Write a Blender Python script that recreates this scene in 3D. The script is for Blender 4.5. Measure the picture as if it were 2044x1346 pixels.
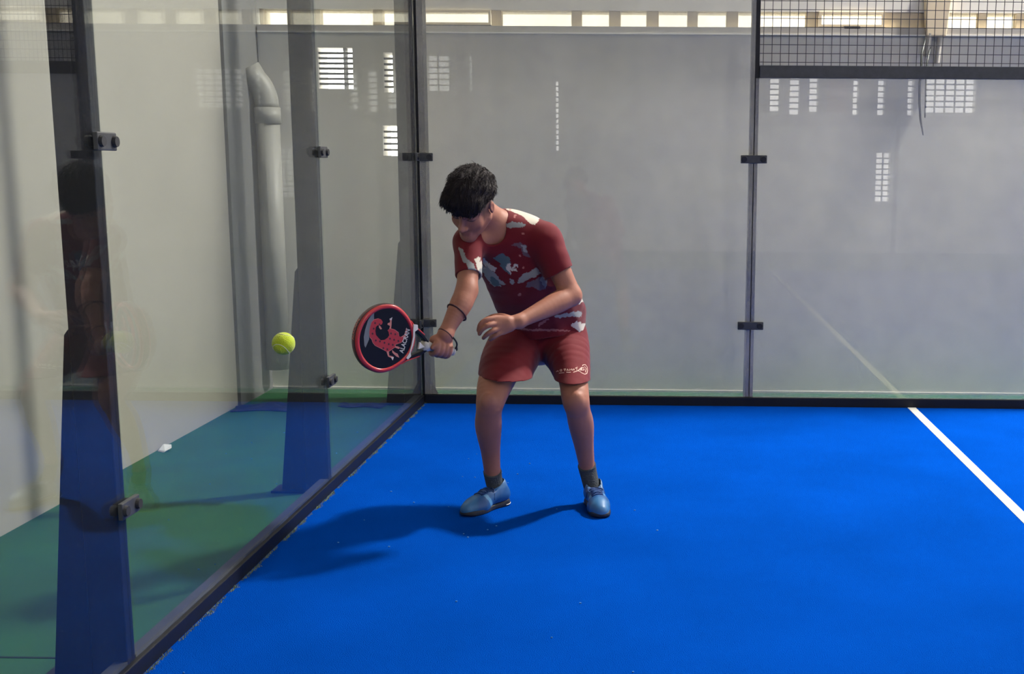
import bpy, bmesh, math, random
import numpy as np
from mathutils import Vector, Matrix
from mathutils.bvhtree import BVHTree

random.seed(7); RNG = np.random.RandomState(7)
for o in list(bpy.data.objects): bpy.data.objects.remove(o, do_unlink=True)
scene = bpy.context.scene
COL = scene.collection

# ------------------------------------------------------------------ camera
F_PX, CAM = 2365.37, np.array([1.48989, -7.16567, 1.43758])
YAW, PITCH, ROLL, PPX, PPY = 0.0119145, -0.1608026, 0.007208, 1302.27, 721.58
def _axes():
    cy, sy, cp, sp = math.cos(YAW), math.sin(YAW), math.cos(PITCH), math.sin(PITCH)
    fw = np.array([-sy*cp, cy*cp, sp]); r = np.array([cy, sy, 0]); u = np.cross(r, fw)
    c, s = math.cos(ROLL), math.sin(ROLL)
    return c*r+s*u, -s*r+c*u, fw
RX, UX, FW = _axes()
cam_d = bpy.data.cameras.new('camera'); cam = bpy.data.objects.new('camera', cam_d); COL.objects.link(cam)
cam_d.sensor_width = 36; cam_d.lens = F_PX/2044*36
cam_d.shift_x = (1022-PPX)/2044; cam_d.shift_y = (PPY-673)/2044
cam_d.clip_start = 0.05; cam_d.clip_end = 200
M = Matrix((RX, UX, -FW)).transposed().to_4x4(); M.translation = Vector(CAM); cam.matrix_world = M
scene.camera = cam
def ray(px, py):
    d = (px-PPX)/F_PX*RX-(py-PPY)/F_PX*UX+FW
    return d/np.linalg.norm(d)
def at(px, py, y):                      # the point of the place seen at a pixel, at depth y
    d = ray(px, py); return CAM+d*((y-CAM[1])/d[1])

# ------------------------------------------------------------------ world, lamps, exposure
scene.view_settings.view_transform = 'Standard'; scene.view_settings.look = 'None'
scene.view_settings.exposure = 0.35; scene.view_settings.gamma = 1.0; scene.view_settings.use_curve_mapping = False
cy_ = scene.cycles; cy_.max_bounces = 5; cy_.diffuse_bounces = 2; cy_.glossy_bounces = 4; cy_.transmission_bounces = 4; cy_.transparent_max_bounces = 10
cy_.caustics_reflective = False; cy_.caustics_refractive = False; cy_.adaptive_threshold = 0.07; cy_.adaptive_min_samples = 16
W = bpy.data.worlds.new('World'); scene.world = W; W.use_nodes = True
W.node_tree.nodes['Background'].inputs[0].default_value = (1.0, 0.97, 0.92, 1)
W.node_tree.nodes['Background'].inputs[1].default_value = 6.0
LAMPS = [((4.8, 0.16, 5.8), 630, 'above the mesh panel'), ((4.8, -10.2, 5.8), 135, 'over the opposite side of the court near the corner'),
         ((14.5, 0.16, 5.8), 75, 'farther along the same side as the mesh panel'), ((14.5, -10.2, 5.8), 60, 'farthest away on the opposite side')]
def area(name, loc, target, size, power, color):
    l = bpy.data.lights.new(name, 'AREA'); l.shape = 'RECTANGLE'; l.size = size[0]; l.size_y = size[1]
    l.energy = power; l.color = color
    o = bpy.data.objects.new(name, l); COL.objects.link(o); o.location = loc
    o.rotation_euler = (Vector(target)-Vector(loc)).to_track_quat('-Z', 'Y').to_euler()
    return o

# ------------------------------------------------------------------ materials
MATS = {}
def mat(name, color, rough=0.6, metal=0.0, var=0.0, vscale=8.0, bump=0.0, bscale=60.0, spec=0.5, attr=None, stretch=(1, 1, 1), sheen=0.0, color2=None, emit=None):
    m = bpy.data.materials.new(name); m.use_nodes = True
    nt = m.node_tree; N = nt.nodes; L = nt.links; b = N['Principled BSDF']
    b.inputs['Roughness'].default_value = rough; b.inputs['Metallic'].default_value = metal
    b.inputs['Specular IOR Level'].default_value = spec
    b.inputs['Base Color'].default_value = (*color, 1)
    if sheen: b.inputs['Sheen Weight'].default_value = sheen
    src = None
    if attr:
        a = N.new('ShaderNodeAttribute'); a.attribute_name = attr; src = a.outputs['Color']
    tc = N.new('ShaderNodeTexCoord'); mp = N.new('ShaderNodeMapping'); mp.inputs['Scale'].default_value = stretch
    L.new(tc.outputs['Object'], mp.inputs['Vector'])
    if var:
        nz = N.new('ShaderNodeTexNoise'); nz.inputs['Scale'].default_value = vscale; nz.inputs['Detail'].default_value = 6
        L.new(mp.outputs[0], nz.inputs['Vector'])
        mr = N.new('ShaderNodeMapRange'); mr.inputs['From Min'].default_value = 0.3; mr.inputs['From Max'].default_value = 0.7
        L.new(nz.outputs['Fac'], mr.inputs['Value'])
        if color2 is not None:
            mx = N.new('ShaderNodeMix'); mx.data_type = 'RGBA'
            mx.inputs[6].default_value = (*color, 1); mx.inputs[7].default_value = (*color2, 1)
            L.new(mr.outputs[0], mx.inputs[0]); L.new(mx.outputs[2], b.inputs['Base Color'])
        else:
            mr.inputs['To Min'].default_value = 1-var; mr.inputs['To Max'].default_value = 1+var
            mx = N.new('ShaderNodeVectorMath'); mx.operation = 'SCALE'
            if src: L.new(src, mx.inputs[0])
            else: mx.inputs[0].default_value = color
            L.new(mr.outputs[0], mx.inputs['Scale']); L.new(mx.outputs[0], b.inputs['Base Color'])
    elif src: L.new(src, b.inputs['Base Color'])
    if bump:
        nz = N.new('ShaderNodeTexNoise'); nz.inputs['Scale'].default_value = bscale; nz.inputs['Detail'].default_value = 4
        L.new(mp.outputs[0], nz.inputs['Vector'])
        bp = N.new('ShaderNodeBump'); bp.inputs['Strength'].default_value = bump; bp.inputs['Distance'].default_value = 0.01
        L.new(nz.outputs['Fac'], bp.inputs['Height']); L.new(bp.outputs[0], b.inputs['Normal'])
    if emit:
        b.inputs['Emission Color'].default_value = (*emit[0], 1); b.inputs['Emission Strength'].default_value = emit[1]
    MATS[name] = m; return m
def glass_mat(name, tint, dust, dust_col=(0.6, 0.6, 0.58)):
    m = bpy.data.materials.new(name); m.use_nodes = True
    nt = m.node_tree; N = nt.nodes; L = nt.links; N.remove(N['Principled BSDF']); out = N['Material Output']
    lw = N.new('ShaderNodeLayerWeight'); lw.inputs['Blend'].default_value = 0.5
    p5 = N.new('ShaderNodeMath'); p5.operation = 'POWER'; p5.inputs[1].default_value = 5; L.new(lw.outputs['Facing'], p5.inputs[0])
    ma = N.new('ShaderNodeMath'); ma.operation = 'MULTIPLY_ADD'; ma.inputs[1].default_value = 0.72; ma.inputs[2].default_value = 0.036; L.new(p5.outputs[0], ma.inputs[0])
    tr = N.new('ShaderNodeBsdfTransparent'); tr.inputs[0].default_value = (*tint, 1)
    gl = N.new('ShaderNodeBsdfGlossy'); gl.inputs['Roughness'].default_value = 0.0; gl.inputs[0].default_value = (1, 1, 1, 1)
    mix = N.new('ShaderNodeMixShader'); L.new(ma.outputs[0], mix.inputs[0]); L.new(tr.outputs[0], mix.inputs[1]); L.new(gl.outputs[0], mix.inputs[2])
    df = N.new('ShaderNodeBsdfDiffuse'); df.inputs[0].default_value = (*dust_col, 1)
    nz = N.new('ShaderNodeTexNoise'); nz.inputs['Scale'].default_value = 1.6; nz.inputs['Detail'].default_value = 5
    tc = N.new('ShaderNodeTexCoord'); L.new(tc.outputs['Object'], nz.inputs['Vector'])
    mr = N.new('ShaderNodeMapRange'); mr.inputs['From Min'].default_value = 0.3; mr.inputs['From Max'].default_value = 0.7
    mr.inputs['To Min'].default_value = dust*0.6; mr.inputs['To Max'].default_value = dust*1.4; L.new(nz.outputs['Fac'], mr.inputs['Value'])
    m2 = N.new('ShaderNodeMixShader'); L.new(mr.outputs[0], m2.inputs[0]); L.new(mix.outputs[0], m2.inputs[1]); L.new(df.outputs[0], m2.inputs[2])
    L.new(m2.outputs[0], out.inputs['Surface']); MATS[name] = m; return m
mat('turf', (0.0011, 0.064, 0.42), 0.9, var=0.10, vscale=1.7, bump=0.6, bscale=260, spec=0.0)
mat('green_floor', (0.015, 0.105, 0.035), 0.65, var=0.18, vscale=2.2, bump=0.05, bscale=30)
mat('line', (0.82, 0.80, 0.74), 0.8, var=0.06, vscale=20, bump=0.4, bscale=240)
mat('concrete', (0.86, 0.825, 0.74), 0.8, var=0.10, vscale=1.3, bump=0.10, bscale=9, stretch=(1, 1, 0.45))
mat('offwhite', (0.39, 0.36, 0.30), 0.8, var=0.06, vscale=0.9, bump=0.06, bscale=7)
mat('pilaster', (0.17, 0.17, 0.165), 0.8, var=0.08, vscale=1.5)
mat('roof', (0.30, 0.30, 0.30), 0.8, var=0.1)
mat('brown_wall', (0.20, 0.15, 0.13), 0.8, var=0.15, vscale=1.2)
mat('orange_panel', (0.45, 0.17, 0.08), 0.7, var=0.1)
mat('tan_panel', (0.42, 0.31, 0.18), 0.7, var=0.1)
mat('navy', (0.007, 0.008, 0.014), 0.45, spec=0.3, var=0.2, vscale=5, bump=0.03, bscale=40)
mat('steel_dark', (0.05, 0.052, 0.055), 0.42, var=0.2, vscale=30)
mat('rail_grey', (0.055, 0.058, 0.066), 0.5, var=0.2, vscale=9)
mat('rubber', (0.015, 0.015, 0.017), 0.7)
mat('wire', (0.060, 0.050, 0.050), 0.5)
mat('cream', (0.86, 0.72, 0.50), 0.6, var=0.05)
mat('white_paint', (0.78, 0.77, 0.73), 0.5)
mat('sill', (0.50, 0.47, 0.42), 0.7, var=0.08)
mat('pipe_paint', (0.33, 0.325, 0.29), 0.5, var=0.06)
mat('cable', (0.02, 0.025, 0.025), 0.5)
mat('tarp', (0.010, 0.020, 0.085), 0.6, var=0.2, bump=0.3, bscale=12)
mat('paper', (0.8, 0.79, 0.76), 0.8)
mat('fringe', (0.22, 0.27, 0.13), 0.9, var=0.4, vscale=90)
mat('speck', (0.06, 0.25, 0.62), 0.7)
mat('groove', (0.012, 0.03, 0.018), 0.9)
mat('lamp_lens', (0.9, 0.9, 0.9), 0.3, emit=((1, 0.95, 0.86), 8.0))
glass_mat('court_glass', (0.955, 0.975, 0.97), 0.005)
glass_mat('dusty_glass', (0.955, 0.97, 0.955), 0.19, (0.92, 0.875, 0.77))
glass_mat('film_glass', (0.56, 0.54, 0.485), 0.05, (0.8, 0.74, 0.6))

# ------------------------------------------------------------------ mesh builder
class MB:
    def __init__(s): s.v = []; s.f = []; s.smooth = False
    def box(s, lo, hi):
        b = len(s.v); x0, y0, z0 = lo; x1, y1, z1 = hi
        s.v += [(x0, y0, z0), (x1, y0, z0), (x1, y1, z0), (x0, y1, z0), (x0, y0, z1), (x1, y0, z1), (x1, y1, z1), (x0, y1, z1)]
        s.f += [tuple(b+i for i in q) for q in ((0, 3, 2, 1), (4, 5, 6, 7), (0, 1, 5, 4), (1, 2, 6, 5), (2, 3, 7, 6), (3, 0, 4, 7))]
        return s
    def prism(s, pts, d):                 # polygon pts (3D, planar) extruded by the vector d
        n = len(pts); b = len(s.v); d = np.array(d)
        s.v += [tuple(p) for p in pts]+[tuple(np.array(p)+d) for p in pts]
        s.f += [tuple(b+i for i in range(n))[::-1], tuple(b+n+i for i in range(n))]
        s.f += [(b+i, b+(i+1) % n, b+n+(i+1) % n, b+n+i) for i in range(n)]
        return s
    def tube(s, path, r, n=10, caps=True):
        path = [np.array(p, float) for p in path]; k = len(path)
        rs = r if isinstance(r, (list, tuple, np.ndarray)) else [r]*k
        b = len(s.v); ref = None
        for i, p in enumerate(path):
            t = path[min(i+1, k-1)]-path[max(i-1, 0)]; t = t/(np.linalg.norm(t)+1e-12)
            if ref is None:
                a = np.array([0, 0, 1.]) if abs(t[2]) < 0.9 else np.array([1., 0, 0]); ref = np.cross(t, a)
            ref = ref-t*np.dot(ref, t); ref /= np.linalg.norm(ref); w = np.cross(t, ref)
            for j in range(n):
                a = 2*math.pi*j/n; s.v.append(tuple(p+rs[i]*(math.cos(a)*ref+math.sin(a)*w)))
        for i in range(k-1):
            for j in range(n):
                s.f.append((b+i*n+j, b+i*n+(j+1) % n, b+(i+1)*n+(j+1) % n, b+(i+1)*n+j))
        if caps:
            s.f.append(tuple(b+j for j in range(n))[::-1]); s.f.append(tuple(b+(k-1)*n+j for j in range(n)))
        return s
    def ring(s, path, r, n=8):            # closed tube
        path = [np.array(p, float) for p in path]; k = len(path); b = len(s.v); ctr = sum(path)/k
        for i, p in enumerate(path):
            t = path[(i+1) % k]-path[i-1]; t /= np.linalg.norm(t)
            o = p-ctr; o -= t*np.dot(o, t); o /= np.linalg.norm(o)+1e-12; w = np.cross(t, o)
            for j in range(n):
                a = 2*math.pi*j/n; s.v.append(tuple(p+r*(math.cos(a)*o+math.sin(a)*w)))
        for i in range(k):
            i2 = (i+1) % k
            for j in range(n): s.f.append((b+i*n+j, b+i*n+(j+1) % n, b+i2*n+(j+1) % n, b+i2*n+j))
        return s
    def build(s, name, m, parent=None, bevel=0.0, smooth=False):
        me = bpy.data.meshes.new(name); me.from_pydata([tuple(map(float, p)) for p in s.v], [], s.f)
        bm = bmesh.new(); bm.from_mesh(me); bmesh.ops.recalc_face_normals(bm, faces=bm.faces); bm.to_mesh(me); bm.free()
        me.update(); return link(name, me, m, parent, bevel, smooth)
def link(name, me, m, parent=None, bevel=0.0, smooth=False):
    o = bpy.data.objects.new(name, me); COL.objects.link(o)
    if m: me.materials.append(MATS[m] if isinstance(m, str) else m)
    if parent: o.parent = parent
    if smooth:
        me.polygons.foreach_set('use_smooth', np.ones(len(me.polygons), bool))
    if bevel:
        md = o.modifiers.new('bevel', 'BEVEL'); md.width = bevel; md.segments = 2; md.limit_method = 'ANGLE'
    return o
def tag(o, label=None, cat=None, group=None, kind=None):
    if label: o['label'] = label
    if cat: o['category'] = cat
    if group: o['group'] = group
    if kind: o['kind'] = kind
    return o
def thing(name, label=None, cat=None, group=None, kind=None, loc=(0, 0, 0)):
    o = bpy.data.objects.new(name, None); COL.objects.link(o); o.empty_display_size = 0.1
    return tag(o, label, cat, group, kind)
def wall(name, m, plane, a0, a1, lo, hi, holes, label):
    # plane 'y': spans x (lo[0]..hi[0]) and z; plane 'x': spans y and z; thickness a0..a1; holes = (u0,u1,z0,z1)
    us = sorted({lo[0], hi[0], *[h[0] for h in holes], *[h[1] for h in holes]}); zs = sorted({lo[1], hi[1], *[h[2] for h in holes], *[h[3] for h in holes]})
    b = MB()
    for i in range(len(us)-1):
        for j in range(len(zs)-1):
            uc, zc = (us[i]+us[i+1])/2, (zs[j]+zs[j+1])/2
            if any(h[0] < uc < h[1] and h[2] < zc < h[3] for h in holes): continue
            if plane == 'y': b.box((us[i], a0, zs[j]), (us[i+1], a1, zs[j+1]))
            else: b.box((a0, us[i], zs[j]), (a1, us[i+1], zs[j+1]))
    return tag(b.build(name, m), label, None, None, 'structure')

# ------------------------------------------------------------------ setting
BY, LX, OY, EX, RZ = 0.468, -1.115, -14.0, 21.0, 6.5
fl = tag(MB().box((0, -10, -0.1), (20, 0, 0)).build('floor', 'turf'), 'bright blue artificial turf of the court', None, None, 'structure')
tag(MB().box((2.975, -10, 0.0), (3.025, -0.001, 0.0025)).build('service_line', 'line', fl), 'white line painted across the blue turf')
sf = tag(MB().box((-4.6, OY-0.2, -0.12), (0, BY+0.2, -0.004)).box((0, 0, -0.12), (EX+0.2, BY+0.2, -0.004)).box((0, OY-0.2, -0.12), (EX+0.2, -10, -0.004)).box((20, -10, -0.12), (EX+0.2, 0, -0.004)).build('floor_surround', 'green_floor'), 'green painted concrete floor around the court', None, None, 'structure')
tag(MB().box((LX, -3.872, -0.004), (-0.02, -3.862, -0.0025)).build('floor_joint', 'groove', sf), 'dark joint across the green concrete')

PANES = [(-1.06, -0.76), (-0.70, -0.37), (-0.31, -0.10), (-0.048, 0.375), (0.438, 0.876), (0.939, 1.111), (1.183, 1.345), (1.423, 1.601), (1.667, 1.845), (1.92, 2.343), (2.421, 2.826), (3.229, 3.416), (3.468, 3.648), (3.71, 3.89), (3.95, 4.13), (4.19, 4.37), (4.43, 4.80), (4.86, 5.04)]
WZ0, WZ1 = 2.316, 2.412
WC = (-0.72, -0.50, 1.925, 2.178); WV = (-0.322, -0.205, 1.51, 1.70); WS = (-0.308, -0.248, 1.905, 2.15)
wall('wall_back', 'concrete', 'y', BY, BY+0.22, (LX-0.2, -0.1), (EX, RZ), [(-1.08, 5.06, WZ0, WZ1), WC, WV, WS], 'grey rendered concrete wall behind the glass')
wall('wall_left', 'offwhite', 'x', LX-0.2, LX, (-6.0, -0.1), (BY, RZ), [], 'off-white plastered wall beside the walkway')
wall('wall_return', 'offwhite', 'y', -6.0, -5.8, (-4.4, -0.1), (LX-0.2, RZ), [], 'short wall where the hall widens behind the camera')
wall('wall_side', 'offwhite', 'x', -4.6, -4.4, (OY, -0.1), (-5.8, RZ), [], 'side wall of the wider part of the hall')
tag(MB().box((LX, -0.12, -0.004), (LX+0.02, BY, RZ)).build('pilaster', 'pilaster'), 'grey pilaster at the corner of the off-white wall', None, None, 'structure')
OPP = [(3.255, 3.42, 2.457, 3.11), (3.60, 3.77, 2.40, 3.10), (3.94, 4.09, 2.45, 3.05), (4.70, 4.80, 2.40, 3.10), (5.13, 5.26, 2.40, 3.10), (5.65, 5.76, 2.40, 3.10), (5.965, 6.836, 2.45, 3.127), (-2.75, -2.35, 2.763, 3.372), (-2.25, -1.95, 2.763, 3.372), (-0.50, -0.44, 1.75, 2.95), (5.15, 5.40, 0.9, 1.75), (12.5, 15.5, 0.0, 3.2)]
ow = wall('wall_opposite', 'concrete', 'y', OY-0.2, OY, (-4.6, -0.1), (EX, RZ), OPP, 'grey wall with barred windows on the far side of the hall')
wall('wall_right', 'offwhite', 'x', EX, EX+0.2, (OY, -0.1), (BY, RZ), [(-5.5, -2.0, 0.0, 4.2)], 'end wall of the hall with a tall opening added for daylight')  # unseen wall, opened up to let in soft daylight
rf = MB(); FILL_GAPS = [(-0.95, 0.44), (-5.3, -5.12), (-9.3, -9.12)]  # gaps added in the unseen roof as soft fill light
ys = [OY-0.2]+[v for s_ in sorted(FILL_GAPS) for v in s_]+[BY+0.22]
for i in range(0, len(ys), 2): rf.box((-4.6, ys[i], RZ), (EX+0.2, ys[i+1], RZ+0.15))
for s_ in FILL_GAPS:
    for x in (-4.6, 3.0, 8.2, 13.4, 18.6): rf.box((x, s_[0], RZ), (x+(2.3 if x > 0 else 5.2), s_[1], RZ+0.15))
tag(rf.build('ceiling', 'roof'), 'roof of the hall with open strips added for fill light', None, None, 'structure')
tag(MB().box((LX+0.021, BY-0.006, -0.004), (EX, BY, 0.010)).build('baseboard_back', 'white_paint'), 'thin white strip at the foot of the concrete wall', None, None, 'structure')
sl = tag(MB().box((LX+0.03, BY-0.03, 2.274), (5.2, BY, 2.312)).build('trim_1', 'sill'), 'beige sill below the strip window', None, None, 'structure')
MB().box((LX+0.03, BY-0.034, 2.266), (5.2, BY, 2.274)).build('sill_edge', 'white_paint', sl)
# brown cladding and coloured panels on the opposite wall (seen mirrored in the glass)
bc = MB()
for (u0, u1) in [(3.0, 3.255), (3.77, 3.94), (4.09, 4.70), (4.80, 5.13), (5.26, 5.65), (5.76, 5.965), (6.836, 8.4)]: bc.box((u0, OY, 2.2), (u1, OY+0.03, 3.6))
for (u0, u1) in [(3.255, 3.77), (3.94, 4.09), (4.70, 4.80), (5.13, 5.26), (5.65, 5.76), (5.965, 6.836)]: bc.box((u0, OY, 2.2), (u1, OY+0.03, 2.4)).box((u0, OY, 3.13), (u1, OY+0.03, 3.6))
tag(bc.build('cladding', 'brown_wall', ow), 'brown cladding around the barred windows')
MB().box((4.25, OY+0.03, 2.42), (4.6, OY+0.05, 3.0)).build('orange_board', 'orange_panel', ow)
MB().box((5.3, OY+0.03, 2.42), (5.6, OY+0.05, 3.0)).build('tan_board', 'tan_panel', ow)
n_w = 2
for h in OPP[:11]:
    w_ = tag(thing('window_%d' % n_w), 'barred window in the wall across the hall', None, None, 'structure'); n_w += 1
    k = max(3, int((h[3]-h[2])/0.09)); 
    hb = MB().box((h[0], OY-0.06, -0.012), (h[1], OY-0.03, 0.012)); first = None
    for i in range(1, k):
        if first is None: first = hb.build('bar', 'rubber', w_); o = first
        else: o = first.copy(); COL.objects.link(o); o.parent = w_
        o.location = (0, 0, h[2]+(h[3]-h[2])*i/k)
    kv = int((h[1]-h[0])/0.2)
    for i in range(1, kv+1):
        x = h[0]+(h[1]-h[0])*i/(kv+1); MB().box((x-0.014, OY-0.08, h[2]), (x+0.014, OY-0.05, h[3])).build('upright_bar', 'rubber', w_)
# strip window of the concrete wall
sw = tag(thing('window_1'), 'strip of cream framed panes at the top of the concrete wall', None, None, 'structure')
edges = [-1.08]+[v for p in PANES for v in p]+[5.06]
for i in range(0, len(edges), 2):
    if edges[i+1]-edges[i] > 0.005: MB().box((edges[i], BY+0.02, WZ0), (edges[i+1], BY+0.09, WZ1)).build('mullion', 'cream', sw, bevel=0.004)
for i, (a, b_) in enumerate(PANES):
    MB().box((a, BY+0.05, WZ0), (b_, BY+0.056, WZ1)).build('pane', 'film_glass', sw)
    if i in (3, 10):                                    # hopper sashes tipped inwards
        z0, z1, t = WZ0+0.004, WZ1-0.002, 0.014
        s_ = MB().box((a, BY-0.012, z0), (b_, BY+0.012, z0+t)).box((a, BY-0.012, z1-t), (b_, BY+0.012, z1)).box((a, BY-0.012, z0+t), (a+t, BY+0.012, z1-t)).box((b_-t, BY-0.012, z0+t), (b_, BY+0.012, z1-t)).build('sash', 'cream', sw)
        MB().box((a-0.004, BY-0.016, z0-0.005), (b_+0.004, BY+0.01, z0-0.001)).build('sash_seal', 'steel_dark', s_)
        if i == 10: MB().box(((a+b_)/2-0.05, BY-0.03, z0-0.012), ((a+b_)/2+0.05, BY-0.016, z0+0.002)).build('latch', 'steel_dark', s_)
for nm, h, k, lab in (('window_20', WC, 8, 'small barred window high behind the glass corner'), ('window_21', WS, 7, 'narrow barred slit high behind the glass corner'), ('window_22', WV, 5, 'small slatted opening added in the concrete wall to imitate a bright reflection')):
    w_ = tag(thing(nm), lab, None, None, 'structure'); first = None
    for i in range(1, k):
        z = h[2]+(h[3]-h[2])*i/k
        if first is None: first = MB().box((h[0], BY+0.02, -0.006), (h[1], BY+0.05, 0.006)).build('slat', 'pilaster', w_); o = first
        else: o = first.copy(); COL.objects.link(o); o.parent = w_
        o.location = (0, 0, z)
    if h is WC: MB().box((-0.56, BY+0.01, h[2]), (-0.545, BY+0.06, h[3])).build('upright_bar', 'pilaster', w_)
# ------------------------------------------------------------------ court enclosure
def post(x, y, axis, top, label, clips=(0.5, 1.5), side=1, hw=0.024, far_clip=True):
    # axis 'y': post of the wall along y (x = 0), plate reaching out to -x; axis 'x': post of the wall along x (y = 0), reaching out to +y
    t = thing('steel_post', label, 'post')
    def P(a, out, z): return (x-out, y+a, z) if axis == 'y' else (x+a, y+out, z)
    def bx(b, a0, a1, o0, o1, z0, z1):
        p, q = P(a0, o0, z0), P(a1, o1, z1)
        return b.box(tuple(map(min, p, q)), tuple(map(max, p, q)))
    bx(MB(), -hw, hw, 0.020, 0.122, 0.0, top).build('upright', 'navy', t, bevel=0.003)
    d = np.array(P(0.006, 0, 0))-np.array(P(-0.006, 0, 0))
    MB().prism([P(-0.006-hw*0.7, o_, z_) for o_, z_ in ((0.1225, 0.0), (0.232, 0.0), (0.134, 0.985), (0.1225, 1.0))], d).build('gusset', 'navy', t)
    bx(MB(), -0.06, 0.06, 0.022, 0.27, -0.004, 0.006).build('foot_plate', 'navy', t)
    cw, po, pr_ = (0.054, 0.038, 0.016) if axis == 'y' else (0.078, 0.057, 0.019)
    for z in clips:
        c = bx(MB(), -cw, cw, -0.008, 0.0058, z-0.024, z+0.024).build('clip', 'steel_dark', t, bevel=0.003)
        for sgn in (-1, 1):
            MB().tube([P(sgn*po, -0.0085, z), P(sgn*po, -0.017, z)], [pr_, pr_*0.85], 16).build('pad', 'rubber', c)
            MB().tube([P(sgn*po, 0.0185, z), P(sgn*po, 0.030, z)], pr_, 16).build('pad', 'rubber', c)
    return t
cp = post(0.0, 0.0, 'y', 4.0, 'dark steel corner post where the two glass walls meet', clips=(), hw=0.022)
# corner: second upright for the other wall, plus angle and clips
MB().box((-0.02, 0.020, 0), (0.036, 0.124, 4.0)).build('upright', 'navy', cp, bevel=0.003)
MB().box((-0.020, -0.004, 0.06), (-0.0185, 0.0, 4.0)).build('edge_strip', 'steel_dark', cp)
MB().prism([(0.012, o_, z_) for o_, z_ in ((0.1245, 0.0), (0.235, 0.0), (0.134, 0.985), (0.1245, 1.0))], (0.012, 0, 0)).build('gusset', 'navy', cp)
MB().prism([(0.0365, 0.05, 0.0), (0.10, 0.05, 0.0), (0.0365, 0.05, 0.13)], (0, 0.008, 0)).build('foot_brace', 'navy', cp)
for z in (0.5, 1.5):
    c = MB().box((-0.004, -0.012, z-0.024), (0.085, -0.0005, z+0.024)).build('clip', 'steel_dark', cp, bevel=0.003)
    MB().tube([(0.064, -0.0125, z), (0.064, -0.021, z)], [0.018, 0.016], 16).build('pad', 'rubber', c)
    c = MB().box((-0.0055, -0.085, z-0.024), (0.008, -0.013, z+0.024)).build('clip', 'steel_dark', cp, bevel=0.003)
    MB().tube([(0.0085, -0.064, z), (0.018, -0.064, z)], [0.018, 0.016], 16).build('pad', 'rubber', c)
post(0.0, -2.0, 'y', 4.0, 'dark steel post halfway along the walkway glass')
post(0.0, -4.0, 'y', 4.0, 'nearest large dark steel post with wide plate at the walkway glass')
post(2.0, 0.0, 'x', 4.0, 'slim dark steel post between the tall glass panel and the mesh topped panel')
post(4.0, 0.0, 'x', 4.0, 'dark steel post at the end of the mesh topped panel')
def pane(lo, hi, label): return tag(MB().box(lo, hi).build('glass_panel', 'court_glass' if lo[0] < 0 else 'dusty_glass'), label, 'glass panel')
pane((-0.018, -1.997, 0.058), (-0.006, -0.004, 3.0), 'clear glass panel of the walkway side between corner post and middle post')
pane((-0.018, -3.997, 0.058), (-0.006, -2.003, 3.0), 'clear glass panel of the walkway side between middle post and nearest post')
pane((-0.018, -5.997, 0.058), (-0.006, -4.003, 3.0), 'clear glass panel closest to the camera beyond the nearest post')
pane((0.002, 0.006, 0.058), (1.997, 0.018, 3.0), 'tall clear glass panel behind the player')
pane((2.003, 0.006, 0.058), (3.997, 0.018, 1.972), 'clear glass panel below the wire mesh')
def rail(lo, hi, label, mtl='navy'): return tag(MB().box(lo, hi).build('base_rail', mtl, bevel=0.003), label, 'rail')
r1 = rail((-0.0195, -6.0, -0.004), (0.0, 0.0, 0.050), 'dark base rail under the walkway side glass', 'navy')
for a in (0.0, -2.0, -4.0): MB().box((-0.058, a-1.974, -0.004), (-0.0195, a-0.026, 0.056)).build('channel', 'rail_grey', r1)
r2 = rail((0.001, 0.0, -0.004), (4.02, 0.0195, 0.054), 'dark base rail under the glass behind the player')
for a, b_ in ((0.038, 1.974), (2.026, 3.974)): MB().box((a, 0.0195, -0.004), (b_, 0.056, 0.050)).build('channel', 'rail_grey', r2)
mp = thing('mesh_panel', 'welded wire mesh panel above the lower glass', 'mesh panel')
MB().box((2.025, 0.0, 1.974), (3.975, 0.040, 2.046)).build('bottom_rail', 'steel_dark', mp, bevel=0.003)
MB().box((2.025, 0.0, 3.96), (3.975, 0.040, 4.0)).build('top_rail', 'steel_dark', mp)
vw = None
for i in range(39):
    x = 2.045+0.05*i
    if vw is None: vw = MB().tube([(0, 0.02, 2.046), (0, 0.02, 3.96)], 0.0022, 6).build('wire', 'wire', mp); o = vw
    else: o = vw.copy(); COL.objects.link(o); o.parent = mp
    o.location = (x, 0, 0)
vw = None
for i in range(38):
    z = 2.066+0.05*i
    if vw is None: vw = MB().tube([(2.025, 0.0244, 0), (3.975, 0.0244, 0)], 0.0022, 6).build('cross_wire', 'wire', mp); o = vw
    else: o = vw.copy(); COL.objects.link(o); o.parent = mp
    o.location = (0, 0, z)
# ------------------------------------------------------------------ lamps over the court
for (loc, pw, where) in LAMPS:
    t = thing('floodlight', 'white floodlight on a pole '+where, 'floodlight')
    tgt = np.array([min(loc[0], 13)-1.6, -1.6 if loc[1] > -5 else -8.6, 0.0]); d = tgt-np.array(loc); d /= np.linalg.norm(d)
    L_ = np.array(loc)
    MB().tube([L_-d*0.03, L_-d*0.16], [0.24, 0.10], 20).build('housing', 'steel_dark', t)
    MB().tube([L_-d*0.004, L_-d*0.02], 0.22, 24).build('lens', 'lamp_lens', t)
    MB().tube([(loc[0]+0.0, loc[1]+(0.10 if loc[1] > -5 else -0.10), 4.0 if loc[1] > -5 else 0.0), (loc[0], loc[1]+(0.10 if loc[1] > -5 else -0.10), 5.86)], 0.035, 10).build('pole', 'navy', t)
    lo = area('flood_lamp', L_+d*0.02, tgt, (0.42, 0.42), pw, (1.0, 0.955, 0.88)); lo.parent = t
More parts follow.
